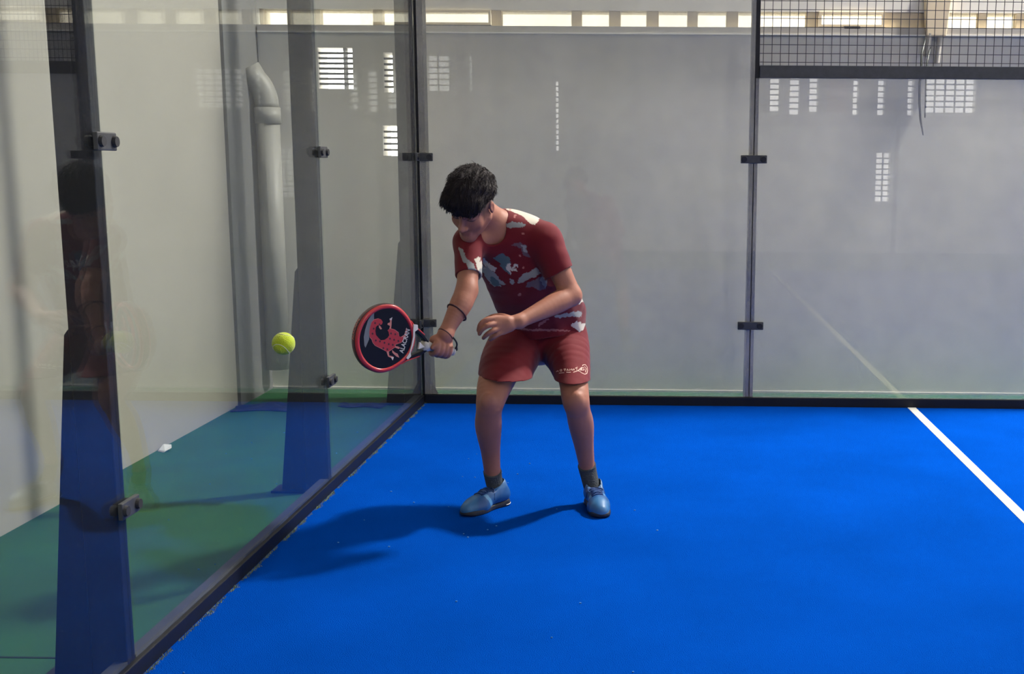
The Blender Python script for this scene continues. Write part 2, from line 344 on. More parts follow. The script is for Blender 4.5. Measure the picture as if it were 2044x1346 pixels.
# ------------------------------------------------------------------ walkway things
t = thing('drain_pipe', 'thick grey drain pipe with a bend standing in the corner of the walkway', 'pipe')
MB().tube([(-1.01, 0.34, 0.15), (-1.01, 0.34, 1.76)], 0.072, 28).build('downpipe', 'pipe_paint', t, smooth=True)
MB().tube([(-1.01, 0.34, 1.70), (-1.01, 0.34, 1.80)], 0.080, 28).build('collar', 'pipe_paint', t, smooth=True)
MB().tube([(-1.01+0.13*(math.cos(a)-1), 0.34-0.05*(1-math.cos(a)), 1.80+0.2*math.sin(a)) for a in np.linspace(0, 1.0, 9)]+[(-1.105, 0.30, 2.04)], 0.072, 28).build('bend', 'pipe_paint', t, smooth=True)
t = thing('wall_duct', 'cream vertical duct running down past the strip window', 'duct')
MB().prism([(3.055, 0.40, 2.60), (3.235, 0.40, 2.60), (3.20, 0.40, 2.262), (3.08, 0.40, 2.262)], (0, 0.066, 0)).build('duct_body', 'cream', t, bevel=0.006)
MB().tube([(3.10, 0.42, 2.28), (3.085, 0.43, 2.14)], 0.022, 14).build('spout', 'sill', t)
MB().tube([(3.165, 0.42, 2.28), (3.155, 0.43, 2.10)], 0.016, 14).build('spout', 'sill', t)
tag(MB().tube([(3.075, 0.40, 2.25), (3.045, 0.36, 2.15), (3.036, 0.31, 2.06), (3.027, 0.30, 1.97), (3.030, 0.30, 1.86), (3.042, 0.30, 1.75), (3.062, 0.30, 1.657)], [0.005, 0.007, 0.008, 0.008, 0.008, 0.007, 0.004], 10).build('cable', 'cable', smooth=True), 'long black cable end dangling behind the mesh topped glass', 'cable')
tag(MB().tube([(3.11, 0.42, 2.20), (3.08, 0.36, 2.1), (3.070, 0.32, 2.0), (3.072, 0.31, 1.87), (3.070, 0.31, 1.763)], [0.005, 0.006, 0.006, 0.006, 0.004], 10).build('cable', 'cable', smooth=True), 'shorter black cable end hanging close beside the longer one', 'cable')
def sheet(name, m, pts, h, nx=24, ny=8, amp=0.01, seed=1):
    rs = np.random.RandomState(seed); ph = rs.rand(6)*6
    p = [np.array(q) for q in pts]; b = MB()
    for lay in (1, 0):
        for i in range(nx+1):
            for j in range(ny+1):
                u, v = i/nx, j/ny
                q = (p[0]*(1-u)+p[1]*u)*(1-v)+(p[3]*(1-u)+p[2]*u)*v
                e = min(1, 6*min(v, 1-v))
                z = h*e*(0.6+0.4*math.sin(9*u+ph[0]+2*v))+amp*math.sin(17*u+ph[1])*math.sin(5*v+ph[2])*e
                b.v.append((q[0]+0.012*math.sin(14*v+ph[3]), q[1]+0.02*math.sin(7*u+ph[4]), max(0.004, z)+0.004*lay-0.006))
    n = (nx+1)*(ny+1); I = lambda i, j: i*(ny+1)+j
    for i in range(nx):
        for j in range(ny):
            q = (I(i, j), I(i+1, j), I(i+1, j+1), I(i, j+1)); b.f += [q, tuple(n+k for k in q[::-1])]
    for i in range(nx): b.f += [(I(i, 0), n+I(i, 0), n+I(i+1, 0), I(i+1, 0)), (I(i, ny), I(i+1, ny), n+I(i+1, ny), n+I(i, ny))]
    for j in range(ny): b.f += [(I(0, j), I(0, j+1), n+I(0, j+1), n+I(0, j)), (I(nx, j), n+I(nx, j), n+I(nx, j+1), I(nx, j+1))]
    return b.build(name, m, smooth=True)
tag(sheet('folded_tarp', 'tarp', [(-1.09, -0.30), (-0.64, -0.26), (-0.58, -0.02), (-1.09, -0.10)], 0.02, seed=3), 'dark blue folded tarp lying at the foot of the corner pilaster', 'tarp')
tag(sheet('tarp_scrap', 'tarp', [(-0.50, -0.12), (-0.24, -0.16), (-0.22, -0.05), (-0.48, -0.03)], 0.015, 12, 5, 0.006, 5), 'smaller dark blue tarp scrap near the glass corner', 'tarp')
tag(MB().prism([(-1.105, -1.30, -0.003), (-1.06, -1.33, -0.003), (-1.045, -1.28, 0.004), (-1.065, -1.235, 0.010), (-1.10, -1.25, 0.016)], (0.006, 0.004, 0.008)).build('paper_scrap', 'paper', bevel=0.002), 'crumpled white paper scrap by the off-white wall', 'paper')
def blades(name, m, gen, n):
    b = MB()
    for i in range(n):
        x, y, z, h, w = gen(i); a = random.random()*6.28; dx, dy = math.cos(a), math.sin(a); l = (random.random()-0.5)*h*1.4
        k = len(b.v); b.v += [(x-dx*w, y-dy*w, z), (x+dx*w, y+dy*w, z), (x-dy*w*0.5, y+dx*w*0.5, z), (x-dy*l, y+dx*l, z+h)]
        b.f += [(k, k+1, k+3), (k+1, k+2, k+3), (k+2, k, k+3)]
    return b.build(name, m)
def fringe_spot(i):
    while True:
        y = -random.random()*4.6; g = 0.5+0.5*math.sin(y*9+1.3)*math.sin(y*23)+0.3*math.sin(y*57)
        if random.random() < g: break
    return 0.004+abs(random.gauss(0, 0.003+0.004*max(g, 0))), y, 0, 0.002+0.007*random.random()**2, 0.0013
tag(blades('turf_fringe', 'fringe', fringe_spot, 4200), 'frayed yellow-green turf fringe along the walkway base rail', 'turf fringe', None, 'stuff')
sp = MB()
for i in range(46):
    x, y = (random.uniform(0.05, 1.5), random.uniform(-4.0, -1.2)) if i < 28 else (random.uniform(-0.95, -0.1), random.uniform(-3.8, -0.6))
    z = 0.001 if x > 0 else -0.004; r_ = random.uniform(0.0015, 0.003)
    sp.prism([(x+r_*math.cos(a)*1.6, y+r_*math.sin(a), z) for a in (0.3, 1.4, 2.6, 3.9, 5.2)], (0, 0, 0.003))
tag(sp.build('sand_specks', 'speck'), 'tiny pale specks of sand scattered on the turf', 'sand', None, 'stuff')

# ------------------------------------------------------------------ solid modelling by distance fields (bodies, clothes, shoes)
class SDF:
    def __init__(s, lo, hi, h):
        s.h = h; s.lo = np.array(lo, float); s.n = np.ceil((np.array(hi)-s.lo)/h).astype(int)+1
        s.F = np.full(s.n, 0.5, np.float32); s.ax = [(s.lo[i]+h*np.arange(s.n[i])).astype(np.float32) for i in range(3)]
    def reg(s, lo, hi):
        a = np.clip(np.floor((np.array(lo)-s.lo)/s.h).astype(int), 0, s.n); b = np.clip(np.ceil((np.array(hi)-s.lo)/s.h).astype(int)+1, 0, s.n)
        sl = tuple(slice(a[i], b[i]) for i in range(3))
        return sl, s.ax[0][sl[0]][:, None, None], s.ax[1][sl[1]][None, :, None], s.ax[2][sl[2]][None, None, :]
    def apply(s, fn, lo, hi, k, sub=False):
        m = max(k, 0.0)+4*s.h+0.012
        sl, X, Y, Z = s.reg(np.array(lo)-m, np.array(hi)+m)
        A = s.F[sl]
        if A.size == 0: return
        d = fn(X, Y, Z).astype(np.float32)
        if sub: d = -d; r = np.maximum(A, d); sg = 1
        else: r = np.minimum(A, d); sg = -1
        if k > 0: r = r+sg*np.maximum(k-np.abs(A-d), 0)**2/(4*k)
        s.F[sl] = r
    def cone(s, a, b, r1, r2, k=0.0, flat=None, sub=False):
        a = np.array(a, float); b = np.array(b, float); ba = b-a; l2 = float(ba@ba)+1e-12; R = max(r1, r2)
        def fn(X, Y, Z):
            x, y, z = X-a[0], Y-a[1], Z-a[2]
            h = np.clip((x*ba[0]+y*ba[1]+z*ba[2])/l2, 0, 1)
            x, y, z = x-h*ba[0], y-h*ba[1], z-h*ba[2]; q = x*x+y*y+z*z
            if flat is not None:
                n, f = flat; dn = x*n[0]+y*n[1]+z*n[2]; q = q+dn*dn*(1/f**2-1)
            return (np.sqrt(np.maximum(q, 0))-(r1+(r2-r1)*h))*(1.0 if flat is None else 0.8)
        s.apply(fn, np.minimum(a, b)-R, np.maximum(a, b)+R, k, sub)
    def ell(s, c, rad, fr=None, k=0.0, sub=False):
        c = np.array(c, float); fr = np.eye(3) if fr is None else np.array(fr); R = max(rad)
        def fn(X, Y, Z):
            x, y, z = X-c[0], Y-c[1], Z-c[2]; k0 = 0; k1 = 0
            for i in range(3):
                u = x*fr[i][0]+y*fr[i][1]+z*fr[i][2]; k0 = k0+(u/rad[i])**2; k1 = k1+(u/rad[i]**2)**2
            k0 = np.sqrt(k0); return k0*(k0-1)/np.sqrt(k1+1e-9)
        s.apply(fn, c-R, c+R, k, sub)
    def chain(s, pts, k=0.03, flat=None, sub=6):
        pts = [(np.array(a, float), float(r)) for a, r in pts]; n = len(pts); out = []
        for i in range(n-1):
            g = [pts[max(i-1, 0)], pts[i], pts[i+1], pts[min(i+2, n-1)]]
            for u in np.arange(sub)/sub:
                w = [0.5*(-u+2*u*u-u**3), 0.5*(2-5*u*u+3*u**3), 0.5*(u+4*u*u-3*u**3), 0.5*(-u*u+u**3)]
                out.append((sum(c*q[0] for c, q in zip(w, g)), sum(c*q[1] for c, q in zip(w, g))))
        out.append(pts[-1]); R = max(r for _, r in out)
        lo = np.min([a for a, _ in out], 0)-R; hi = np.max([a for a, _ in out], 0)+R
        def fn(X, Y, Z):
            d = np.full((X.shape[0], Y.shape[1], Z.shape[2]), 0.5, np.float32)
            m = max(k, 0)+4*s.h+0.012
            for (a, r1), (b, r2) in zip(out[:-1], out[1:]):
                ba = b-a; l2 = float(ba@ba)+1e-12; R_ = max(r1, r2)+m; l_, h_ = np.minimum(a, b)-R_, np.maximum(a, b)+R_
                sl = tuple(slice(*np.searchsorted(v.ravel(), (l_[i], h_[i]))) for i, v in enumerate((X, Y, Z)))
                x, y, z = X[sl[0]]-a[0], Y[:, sl[1]]-a[1], Z[:, :, sl[2]]-a[2]
                h = np.clip((x*ba[0]+y*ba[1]+z*ba[2])/l2, 0, 1)
                x, y, z = x-h*ba[0], y-h*ba[1], z-h*ba[2]; q = x*x+y*y+z*z
                if flat is not None:
                    nn, f = flat; dn = x*nn[0]+y*nn[1]+z*nn[2]; q = q+dn*dn*(1/f**2-1)
                d[sl] = np.minimum(d[sl], (np.sqrt(np.maximum(q, 0))-(r1+(r2-r1)*h))*(1.0 if flat is None else 0.8))
            return d
        s.apply(fn, lo, hi, k)
    def full(s, fn):                       # F -> fn(F, X, Y, Z) everywhere
        s.F = fn(s.F, s.ax[0][:, None, None], s.ax[1][None, :, None], s.ax[2][None, None, :]).astype(np.float32)
    def mesh(s, name, relax=1):
        F = s.F; S = F < 0
        c = np.zeros(tuple(s.n-1), np.uint8)
        for i in (0, 1):
            for j in (0, 1):
                for k in (0, 1): c += S[i:s.n[0]-1+i, j:s.n[1]-1+j, k:s.n[2]-1+k]
        act = (c > 0) & (c < 8); I = np.argwhere(act); idx = np.full(act.shape, -1, np.int32); idx[act] = np.arange(len(I))
        P = np.zeros((len(I), 3)); cnt = np.zeros(len(I))
        cor = [(0, 0, 0), (1, 0, 0), (0, 1, 0), (1, 1, 0), (0, 0, 1), (1, 0, 1), (0, 1, 1), (1, 1, 1)]
        V = [F[I[:, 0]+a, I[:, 1]+b, I[:, 2]+d].astype(float) for a, b, d in cor]
        for a in range(8):
            for b in range(a+1, 8):
                da = np.array(cor[b])-np.array(cor[a])
                if np.abs(da).sum() != 1: continue
                m = (V[a] < 0) != (V[b] < 0); t = V[a][m]/(V[a][m]-V[b][m])
                P[m] += np.array(cor[a])+t[:, None]*da; cnt[m] += 1
        P = (I+P/cnt[:, None])*s.h+s.lo
        Q = []
        for ax in range(3):
            b, d = (ax+1) % 3, (ax+2) % 3
            sl0 = [slice(None)]*3; sl1 = [slice(None)]*3; sl0[ax] = slice(0, -1); sl1[ax] = slice(1, None)
            A, B = S[tuple(sl0)], S[tuple(sl1)]; E = np.argwhere(A != B)
            E = E[(E[:, b] > 0) & (E[:, d] > 0) & (E[:, b] < s.n[b]-1) & (E[:, d] < s.n[d]-1)]
            ins = A[tuple(E.T)]
            def g(ob, od):
                e = E.copy(); e[:, b] -= ob; e[:, d] -= od; return idx[tuple(e.T)]
            q = np.stack([g(1, 1), g(0, 1), g(0, 0), g(1, 0)], 1); q[~ins] = q[~ins][:, ::-1]; Q.append(q)
        Q = np.concatenate(Q); Q = Q[(Q >= 0).all(1)]
        for _ in range(relax):
            acc = np.zeros_like(P); n = np.zeros(len(P))
            for i in range(4):
                for j in (1, 3):
                    np.add.at(acc, Q[:, i], P[Q[:, (i+j) % 4]]); np.add.at(n, Q[:, i], 1)
            P = 0.5*P+0.5*acc/np.maximum(n, 1)[:, None]
        me = bpy.data.meshes.new(name); nv, nq = len(P), len(Q)
        me.vertices.add(nv); me.vertices.foreach_set('co', P.astype(np.float32).ravel())
        me.loops.add(nq*4); me.loops.foreach_set('vertex_index', Q.astype(np.int32).ravel())
        me.polygons.add(nq); me.polygons.foreach_set('loop_start', np.arange(0, nq*4, 4, dtype=np.int32))
        me.polygons.foreach_set('loop_total', np.full(nq, 4, np.int32)) if False else None
        me.update(calc_edges=True); me.validate(); return me
def vdata(me):
    n = len(me.vertices); P = np.zeros(n*3, np.float32); me.vertices.foreach_get('co', P)
    Nn = np.zeros(n*3, np.float32); me.vertices.foreach_get('normal', Nn); return P.reshape(-1, 3), Nn.reshape(-1, 3)
def set_col(me, C, name='Col'):
    a = me.color_attributes.new(name, 'FLOAT_COLOR', 'POINT'); a.data.foreach_set('color', np.concatenate([C, np.ones((len(C), 1))], 1).astype(np.float32).ravel())
def inpoly(x, z, poly):
    r = np.zeros(len(x), bool); n = len(poly)
    for i in range(n):
        x0, z0 = poly[i]; x1, z1 = poly[(i+1) % n]
        if z0 == z1: continue
        c = (z0 > z) != (z1 > z); r ^= c & (x < (x1-x0)*(z-z0)/(z1-z0)+x0)
    return r
def wob(P, s, seed=0):                     # smooth pseudo noise in about -1..1
    rs = np.random.RandomState(seed); v = 0
    for i in range(5):
        d = rs.randn(3); d /= np.linalg.norm(d); v = v+np.sin((P[0]*d[0]+P[1]*d[1]+P[2]*d[2])*s*(0.7+0.5*i)+rs.rand()*6.28)/(1+0.5*i)
    return v/2.2
def nrm(v): v = np.array(v, float); return v/np.linalg.norm(v)
mat('skin', (0.5, 0.3, 0.2), 0.55, attr='Col', var=0.05, vscale=14, bump=0.05, bscale=120, spec=0.35)
mat('hair', (0.016, 0.012, 0.013), 0.75, spec=0.2, var=0.3, vscale=40, bump=0.3, bscale=60, stretch=(1, 1, 1))
mat('shirt', (0.3, 0.02, 0.03), 0.8, attr='Col', var=0.06, vscale=9, bump=0.04, bscale=260, sheen=0.15, spec=0.2)
mat('shorts', (0.14, 0.006, 0.012), 0.75, var=0.08, vscale=9, bump=0.04, bscale=260, sheen=0.15, spec=0.2)
mat('logo', (0.75, 0.50, 0.42), 0.7)
mat('sock', (0.045, 0.055, 0.065), 0.9, bump=0.4, bscale=200)
mat('shoe', (0.02, 0.12, 0.34), 0.45, attr='Col', var=0.06, vscale=30)
mat('sole', (0.006, 0.010, 0.022), 0.6)
mat('sole_rim', (0.75, 0.73, 0.68), 0.5)
mat('lace', (0.012, 0.05, 0.19), 0.7)
mat('cord', (0.045, 0.006, 0.012), 0.7)

person = thing('person', 'crouching padel player in red camouflage shirt, red shorts and blue shoes holding a racket', 'person')
# ---- joints (measured in the photograph, each at its own depth)
RANK, RKNEE, RHIP = at(984, 950, -2.235), at(976, 806, -2.42), at(1028, 685, -2.09)
LANK, LKNEE, LHIP = at(1173, 938, -2.19), at(1150, 801, -2.37), at(1128, 683, -2.06)
RSH, RELB, RWR = at(938, 482, -2.49), at(932, 580, -2.62), at(889, 668, -2.73)
LSH, LELB, LWR = at(1090, 480, -2.41), at(1140, 590, -2.42), at(1036, 642, -2.62)
RHEEL, RTOE = (0.806, -2.180), (0.640, -2.402); LHEEL, LTOE = (1.168, -2.145), (1.226, -2.412)
RLOW = np.array([0.806-0.036-0.004, -2.180-0.048, 0.05]); LLOW = np.array([1.168+0.012, -2.145-0.058, 0.05])
NECK = at(992, 447, -2.41)
HC = at(942, 405, -2.575)                                    # head centre
HF = nrm((-0.30, -0.74, -0.60)); HU = nrm((-0.02, -0.62, 0.78)); HU = nrm(HU-HF*(HU@HF)); HL = np.cross(HU, HF)
HFR = np.array([HL, HF, HU])
def hd(l, f, u): return HC+HL*l+HF*f+HU*u
BUTT, TIP = at(904, 701, -2.685), at(707, 664, -2.975)
RA = nrm(TIP-BUTT)                                           # racket axis
RW = np.array([0.06, 0.0, 1.0]); RW = nrm(RW-RA*(RW@RA)); RN = np.cross(RA, RW)
if RN[1] > 0: RN = -RN                                       # face normal towards the camera side
TLAT = nrm(LSH-RSH); TUP = nrm(at(1005, 470, -2.42)-at(1078, 665, -2.09)); TN = nrm(np.cross(TLAT, TUP))

# ---- body: one continuous mesh
B = SDF((0.46, -2.88, 0.03), (1.30, -1.90, 1.48), 0.0034)
B.chain([(at(1078, 680, -2.08), 0.125), (at(1078, 630, -2.12), 0.120), (at(1042, 545, -2.28), 0.130), (at(1010, 480, -2.38), 0.110)], 0.05, (TN, 0.68))
B.cone(at(1000, 462, -2.40), RSH, 0.06, 0.050, 0.04); B.cone(at(1000, 462, -2.40), LSH, 0.06, 0.052, 0.04)
B.chain([(RHIP, 0.088), (at(993, 755, -2.30), 0.076), (at(980, 797, -2.40), 0.060), (at(976, 822, -2.39), 0.053), (at(975, 852, -2.345), 0.055), (at(979, 900, -2.275), 0.041), (RANK, 0.034), (RLOW, 0.031)], 0.02)
B.chain([(LHIP, 0.088), (at(1143, 752, -2.25), 0.063), (at(1149, 797, -2.355), 0.057), (at(1154, 820, -2.34), 0.051), (at(1160, 848, -2.30), 0.053), (at(1166, 892, -2.235), 0.041), (LANK, 0.033), (LLOW, 0.031)], 0.02)
B.ell(at(974, 800, -2.455), (0.026, 0.016, 0.03), k=0.02); B.ell(at(1150, 800, -2.40), (0.025, 0.016, 0.03), k=0.02)
B.chain([(RSH, 0.050), (RSH*0.45+RELB*0.55, 0.043), (RELB, 0.039)], 0.02)
B.chain([(RELB, 0.040), (RELB*0.7+RWR*0.3+np.array([0.004, -0.006, 0]), 0.043), (RELB*0.3+RWR*0.7, 0.032), (RWR, 0.0265)], 0.02)
B.chain([(LSH, 0.052), (LSH*0.5+LELB*0.5, 0.046), (LELB, 0.040)], 0.02)
B.chain([(LELB, 0.041), (LELB*0.72+LWR*0.28, 0.044), (LELB*0.3+LWR*0.7, 0.033), (LWR, 0.027)], 0.02)
# left hand: back of the hand to the camera, fingers drooping
B.chain([(LWR, 0.026), (at(1012, 644, -2.645), 0.024)], 0.015)
for a, b_, r in [((1012, 640, -2.65), (988, 637, -2.665), 0.0165), ((1012, 645, -2.65), (991, 647, -2.672), 0.0165), ((1014, 650, -2.648), (997, 656, -2.668), 0.0155), ((1018, 653, -2.645), (1004, 662, -2.66), 0.014)]:
    B.cone(at(*a), at(*b_), 0.019, r, 0.012)
for ch in ([(990, 636, -2.668), (971, 639, -2.69), (959, 648, -2.695), (955, 660, -2.685)], [(992, 646, -2.674), (974, 650, -2.70), (962, 658, -2.70), (957, 667, -2.688)], [(998, 655, -2.67), (983, 661, -2.695), (972, 668, -2.694), (965, 675, -2.68)], [(1005, 661, -2.66), (994, 667, -2.678), (985, 673, -2.675), (978, 678, -2.66)]):
    B.chain([(at(*ch[0]), 0.0118), (at(*ch[1]), 0.0108), (at(*ch[2]), 0.0096), (at(*ch[3]), 0.0078)], 0.002)
B.chain([(at(1022, 640, -2.625), 0.017), (at(1003, 632, -2.61), 0.0125), (at(985, 632, -2.605), 0.0105), (at(971, 637, -2.61), 0.0085)], 0.006)   # thumb behind
# right hand closed round the grip
def grip(t, ang, rad):                                       # t along the axis from the butt, ang round the handle (0 = camera side, 90 = up)
    return BUTT+RA*t+rad*(RN*math.cos(math.radians(ang))+RW*math.sin(math.radians(ang)))
B.chain([(RWR, 0.026), (grip(0.052, 82, 0.042), 0.027), (grip(0.070, 100, 0.030), 0.022)], 0.02)
B.chain([(grip(0.030, 95, 0.030), 0.019), (grip(0.092, 95, 0.028), 0.018)], 0.015)
for t, l in ((0.090, 0.0), (0.070, 0.002), (0.050, 0.001), (0.031, -0.002)):
    B.chain([(grip(t, 80, 0.030), 0.0125), (grip(t+0.002, 25, 0.031+l), 0.0115), (grip(t, -35, 0.029+l), 0.0105), (grip(t-0.002, -100, 0.026), 0.0098), (grip(t-0.002, -165, 0.025), 0.0088)], 0.004)
B.chain([(grip(0.055, 70, 0.040), 0.0145), (grip(0.080, 55, 0.031), 0.0125), (grip(0.100, 28, 0.027), 0.0108), (grip(0.110, -2, 0.025), 0.0090)], 0.006)
# head
B.cone(NECK, hd(0, -0.035, -0.055), 0.058, 0.054, 0.03)
B.ell(hd(0, -0.012, 0.028), (0.075, 0.094, 0.084), HFR, 0.02)
B.ell(hd(0, 0.030, -0.040), (0.060, 0.064, 0.082), HFR, 0.03)
for s_ in (-1, 1):
    B.cone(hd(0.054*s_, 0.000, -0.058), hd(0.014*s_, 0.066, -0.106), 0.020, 0.017, 0.025)
    B.ell(hd(0.036*s_, 0.060, -0.040), (0.024, 0.022, 0.026), HFR, 0.02)
    B.ell(hd(0.033*s_, 0.098, -0.006), (0.019, 0.014, 0.012), HFR, 0.012, True)
    B.ell(hd(0.032*s_, 0.076, -0.007), (0.0145, 0.0145, 0.0125), HFR, 0.004)
    B.cone(hd(0.048*s_, 0.072, 0.014), hd(0.012*s_, 0.090, 0.011), 0.009, 0.009, 0.012)
    B.ell(hd(0.076*s_, -0.014, -0.014), (0.0075, 0.017, 0.028), HFR, 0.006)
    B.ell(hd(0.083*s_, -0.009, -0.009), (0.004, 0.007, 0.012), HFR, 0.006, True)
    B.ell(hd(0.012*s_, 0.098, -0.049), (0.009, 0.010, 0.008), HFR, 0.006)
B.ell(hd(0, 0.070, -0.110), (0.024, 0.020, 0.018), HFR, 0.02)
B.cone(hd(0, 0.088, 0.002), hd(0, 0.113, -0.044), 0.0075, 0.0115, 0.012)
B.cone(hd(-0.018, 0.082, -0.075), hd(0.018, 0.082, -0.075), 0.0065, 0.0065, 0.006); B.cone(hd(-0.015, 0.083, -0.087), hd(0.015, 0.083, -0.087), 0.0075, 0.0075, 0.006)
B.cone(hd(-0.02, 0.094, -0.081), hd(0.02, 0.094, -0.081), 0.003, 0.003, 0.002, None, True)
me = B.mesh('body'); P, Nn = vdata(me); del B
H = (P-HC)@HFR.T; C = np.tile(np.array([[0.36, 0.15, 0.10]]), (len(P), 1))
def blend(C, m, col, a=1.0):
    m = (np.asarray(m, float)*a)[:, None]; return C*(1-m)+np.array(col)*m
def soft(d, w): return np.clip(0.5-d/w, 0, 1)
inh = (np.abs(H).max(1) < 0.16) & (P[:, 2] > 1.1)
C = blend(C, inh*soft(np.hypot(H[:, 0]/0.022, (H[:, 2]+0.081)/0.013)-1, 0.5)*(H[:, 1] > 0.07), (0.33, 0.115, 0.10), 0.8)
for s_ in (-1, 1):
    C = blend(C, inh*soft(np.hypot((H[:, 0]-0.033*s_)/0.022, (H[:, 2]-0.012+0.15*(np.abs(H[:, 0])-0.03)**1)/0.0055)-1, 0.5)*(H[:, 1] > 0.05), (0.03, 0.02, 0.018), 0.9)
    C = blend(C, inh*soft(np.hypot((H[:, 0]-0.032*s_)/0.016, (H[:, 2]+0.012)/0.004)-1, 0.5)*(H[:, 1] > 0.06), (0.04, 0.025, 0.02), 0.85)
    C = blend(C, inh*soft(np.hypot((H[:, 0]-0.032*s_)/0.013, (H[:, 2]+0.006)/0.003)-1, 0.5)*(H[:, 1] > 0.06), (0.36, 0.20, 0.15), 0.5)
    C = blend(C, inh*soft(np.hypot((H[:, 0]-0.011*s_)/0.005, (H[:, 2]+0.056)/0.003)-1, 0.6)*(H[:, 1] > 0.08), (0.10, 0.04, 0.03), 0.8)
fade = np.clip((H[:, 2]+0.035+0.45*np.clip(H[:, 1]-0.0, -0.06, 0.2))/0.05, 0, 1)*np.clip((0.055-H[:, 1])/0.02, 0, 1)*(np.abs(H[:, 0]) < 0.0775)
C = blend(C, inh*fade, (0.055, 0.040, 0.035), 0.85)
ok = np.zeros(len(P), bool)
for a, b_, c_ in ((BUTT, TIP, 0),):                       # fingernails of the right thumb and paler knuckles stay plain skin
    pass
C = blend(C, (P[:, 2] < 0.62)*np.clip((0.52-P[:, 2])/0.25, 0, 1), (0.34, 0.145, 0.10), 0.6)
set_col(me, C); body = link('body', me, 'skin', person, smooth=True)

# ---- hair: cap with clumps and loose strands
Hs = SDF(HC-0.17, HC+0.17, 0.0030)
Hs.ell(hd(0, -0.014, 0.045), (0.088, 0.110, 0.088), HFR, 0.0)
Hs.ell(hd(-0.005, 0.070, 0.058), (0.080, 0.048, 0.050), HFR, 0.03)
Hs.ell(hd(0.0, 0.00, 0.105), (0.070, 0.085, 0.040), HFR, 0.03)
def hair_cut(F, X, Y, Z):
    x, y, z = X-HC[0], Y-HC[1], Z-HC[2]
    l, f, u = [x*a[0]+y*a[1]+z*a[2] for a in (HL, HF, HU)]
    n = wob((l*1.0, f*0.25, u*0.6), 170, 3)*0.0035+wob((l, f, u), 75, 9)*0.004
    ang = l*1.0
    line = 0.016+0.010*np.sin(l*160+1)+0.006*np.sin(l*420)+np.where(f > 0.02, 0.0, (f-0.02)*0.30)+np.clip(np.abs(l)-0.055, 0, 1)*0.6+l*0.12
    return np.maximum(F+n, (line-u)*0.8)
Hs.full(hair_cut); me = Hs.mesh('hair'); P, Nn = vdata(me); del Hs
hb = MB(); sel = RNG.choice(len(P), 2600)
for i in sel:
    p = P[i].astype(float); n = Nn[i].astype(float); h_ = (p-HC)@HFR.T
    if h_[2] < 0.025: continue
    flow = nrm(HF*0.9-HU*(0.9 if h_[1] > 0.06 else 0.0)+HL*(np.sign(h_[0])*0.3+RNG.randn()*0.35)); flow = flow-n*(flow@n)*0.9
    L_ = RNG.uniform(0.016, 0.034); w = np.cross(flow, n); w = w/(np.linalg.norm(w)+1e-9)*RNG.uniform(0.0008, 0.0016)
    lift = RNG.uniform(0.05, 0.30)
    p0, p1, p2 = p-n*0.003, p+flow*L_*0.5+n*L_*lift*0.6, p+flow*L_+n*L_*lift*0.7-HU*0.002
    k = len(hb.v); hb.v += [tuple(p0-w), tuple(p0+w), tuple(p0+n*0.0015), tuple(p1-w*0.8), tuple(p1+w*0.8), tuple(p1+n*0.0014), tuple(p2)]
    hb.f += [(k, k+1, k+4, k+3), (k+1, k+2, k+5, k+4), (k+2, k, k+3, k+5), (k+3, k+4, k+6), (k+4, k+5, k+6), (k+5, k+3, k+6)]
hair = link('hair', me, 'hair', person, smooth=True)
tag(hb.build('hair_strands', 'hair', hair), 'short loose dark hair strands', None, None, 'stuff')

# ---- shirt
S = SDF((0.52, -2.75, 0.70), (1.28, -1.90, 1.36), 0.0034)
S.chain([(at(1086, 672, -2.08), 0.180), (at(1087, 630, -2.11), 0.176), (at(1050, 548, -2.28), 0.172), (at(1016, 490, -2.37), 0.140)], 0.06, (TN, 0.70))
S.cone(at(1008, 468, -2.38), at(940, 484, -2.48), 0.072, 0.058, 0.04); S.cone(at(1010, 462, -2.37), at(1085, 478, -2.40), 0.076, 0.066, 0.05)
S.ell(at(1035, 462, -2.32), (0.105, 0.085, 0.068), k=0.05)
S.chain([(at(936, 484, -2.49), 0.058), (at(936, 556, -2.585), 0.052)], 0.03)
S.chain([(at(1088, 482, -2.41), 0.067), (at(1117, 548, -2.415), 0.061), (at(1122, 560, -2.415), 0.063)], 0.03)
RS0, RS1 = at(934, 482, -2.49), at(936, 550, -2.58); LS0, LS1 = at(1090, 480, -2.41), at(1116, 545, -2.415)
HEM = at(1086, 664, -2.10); HEMN = nrm(np.array([0.10, 0.10, -1.0])); NK = NECK
hemz = float(HEM[2])
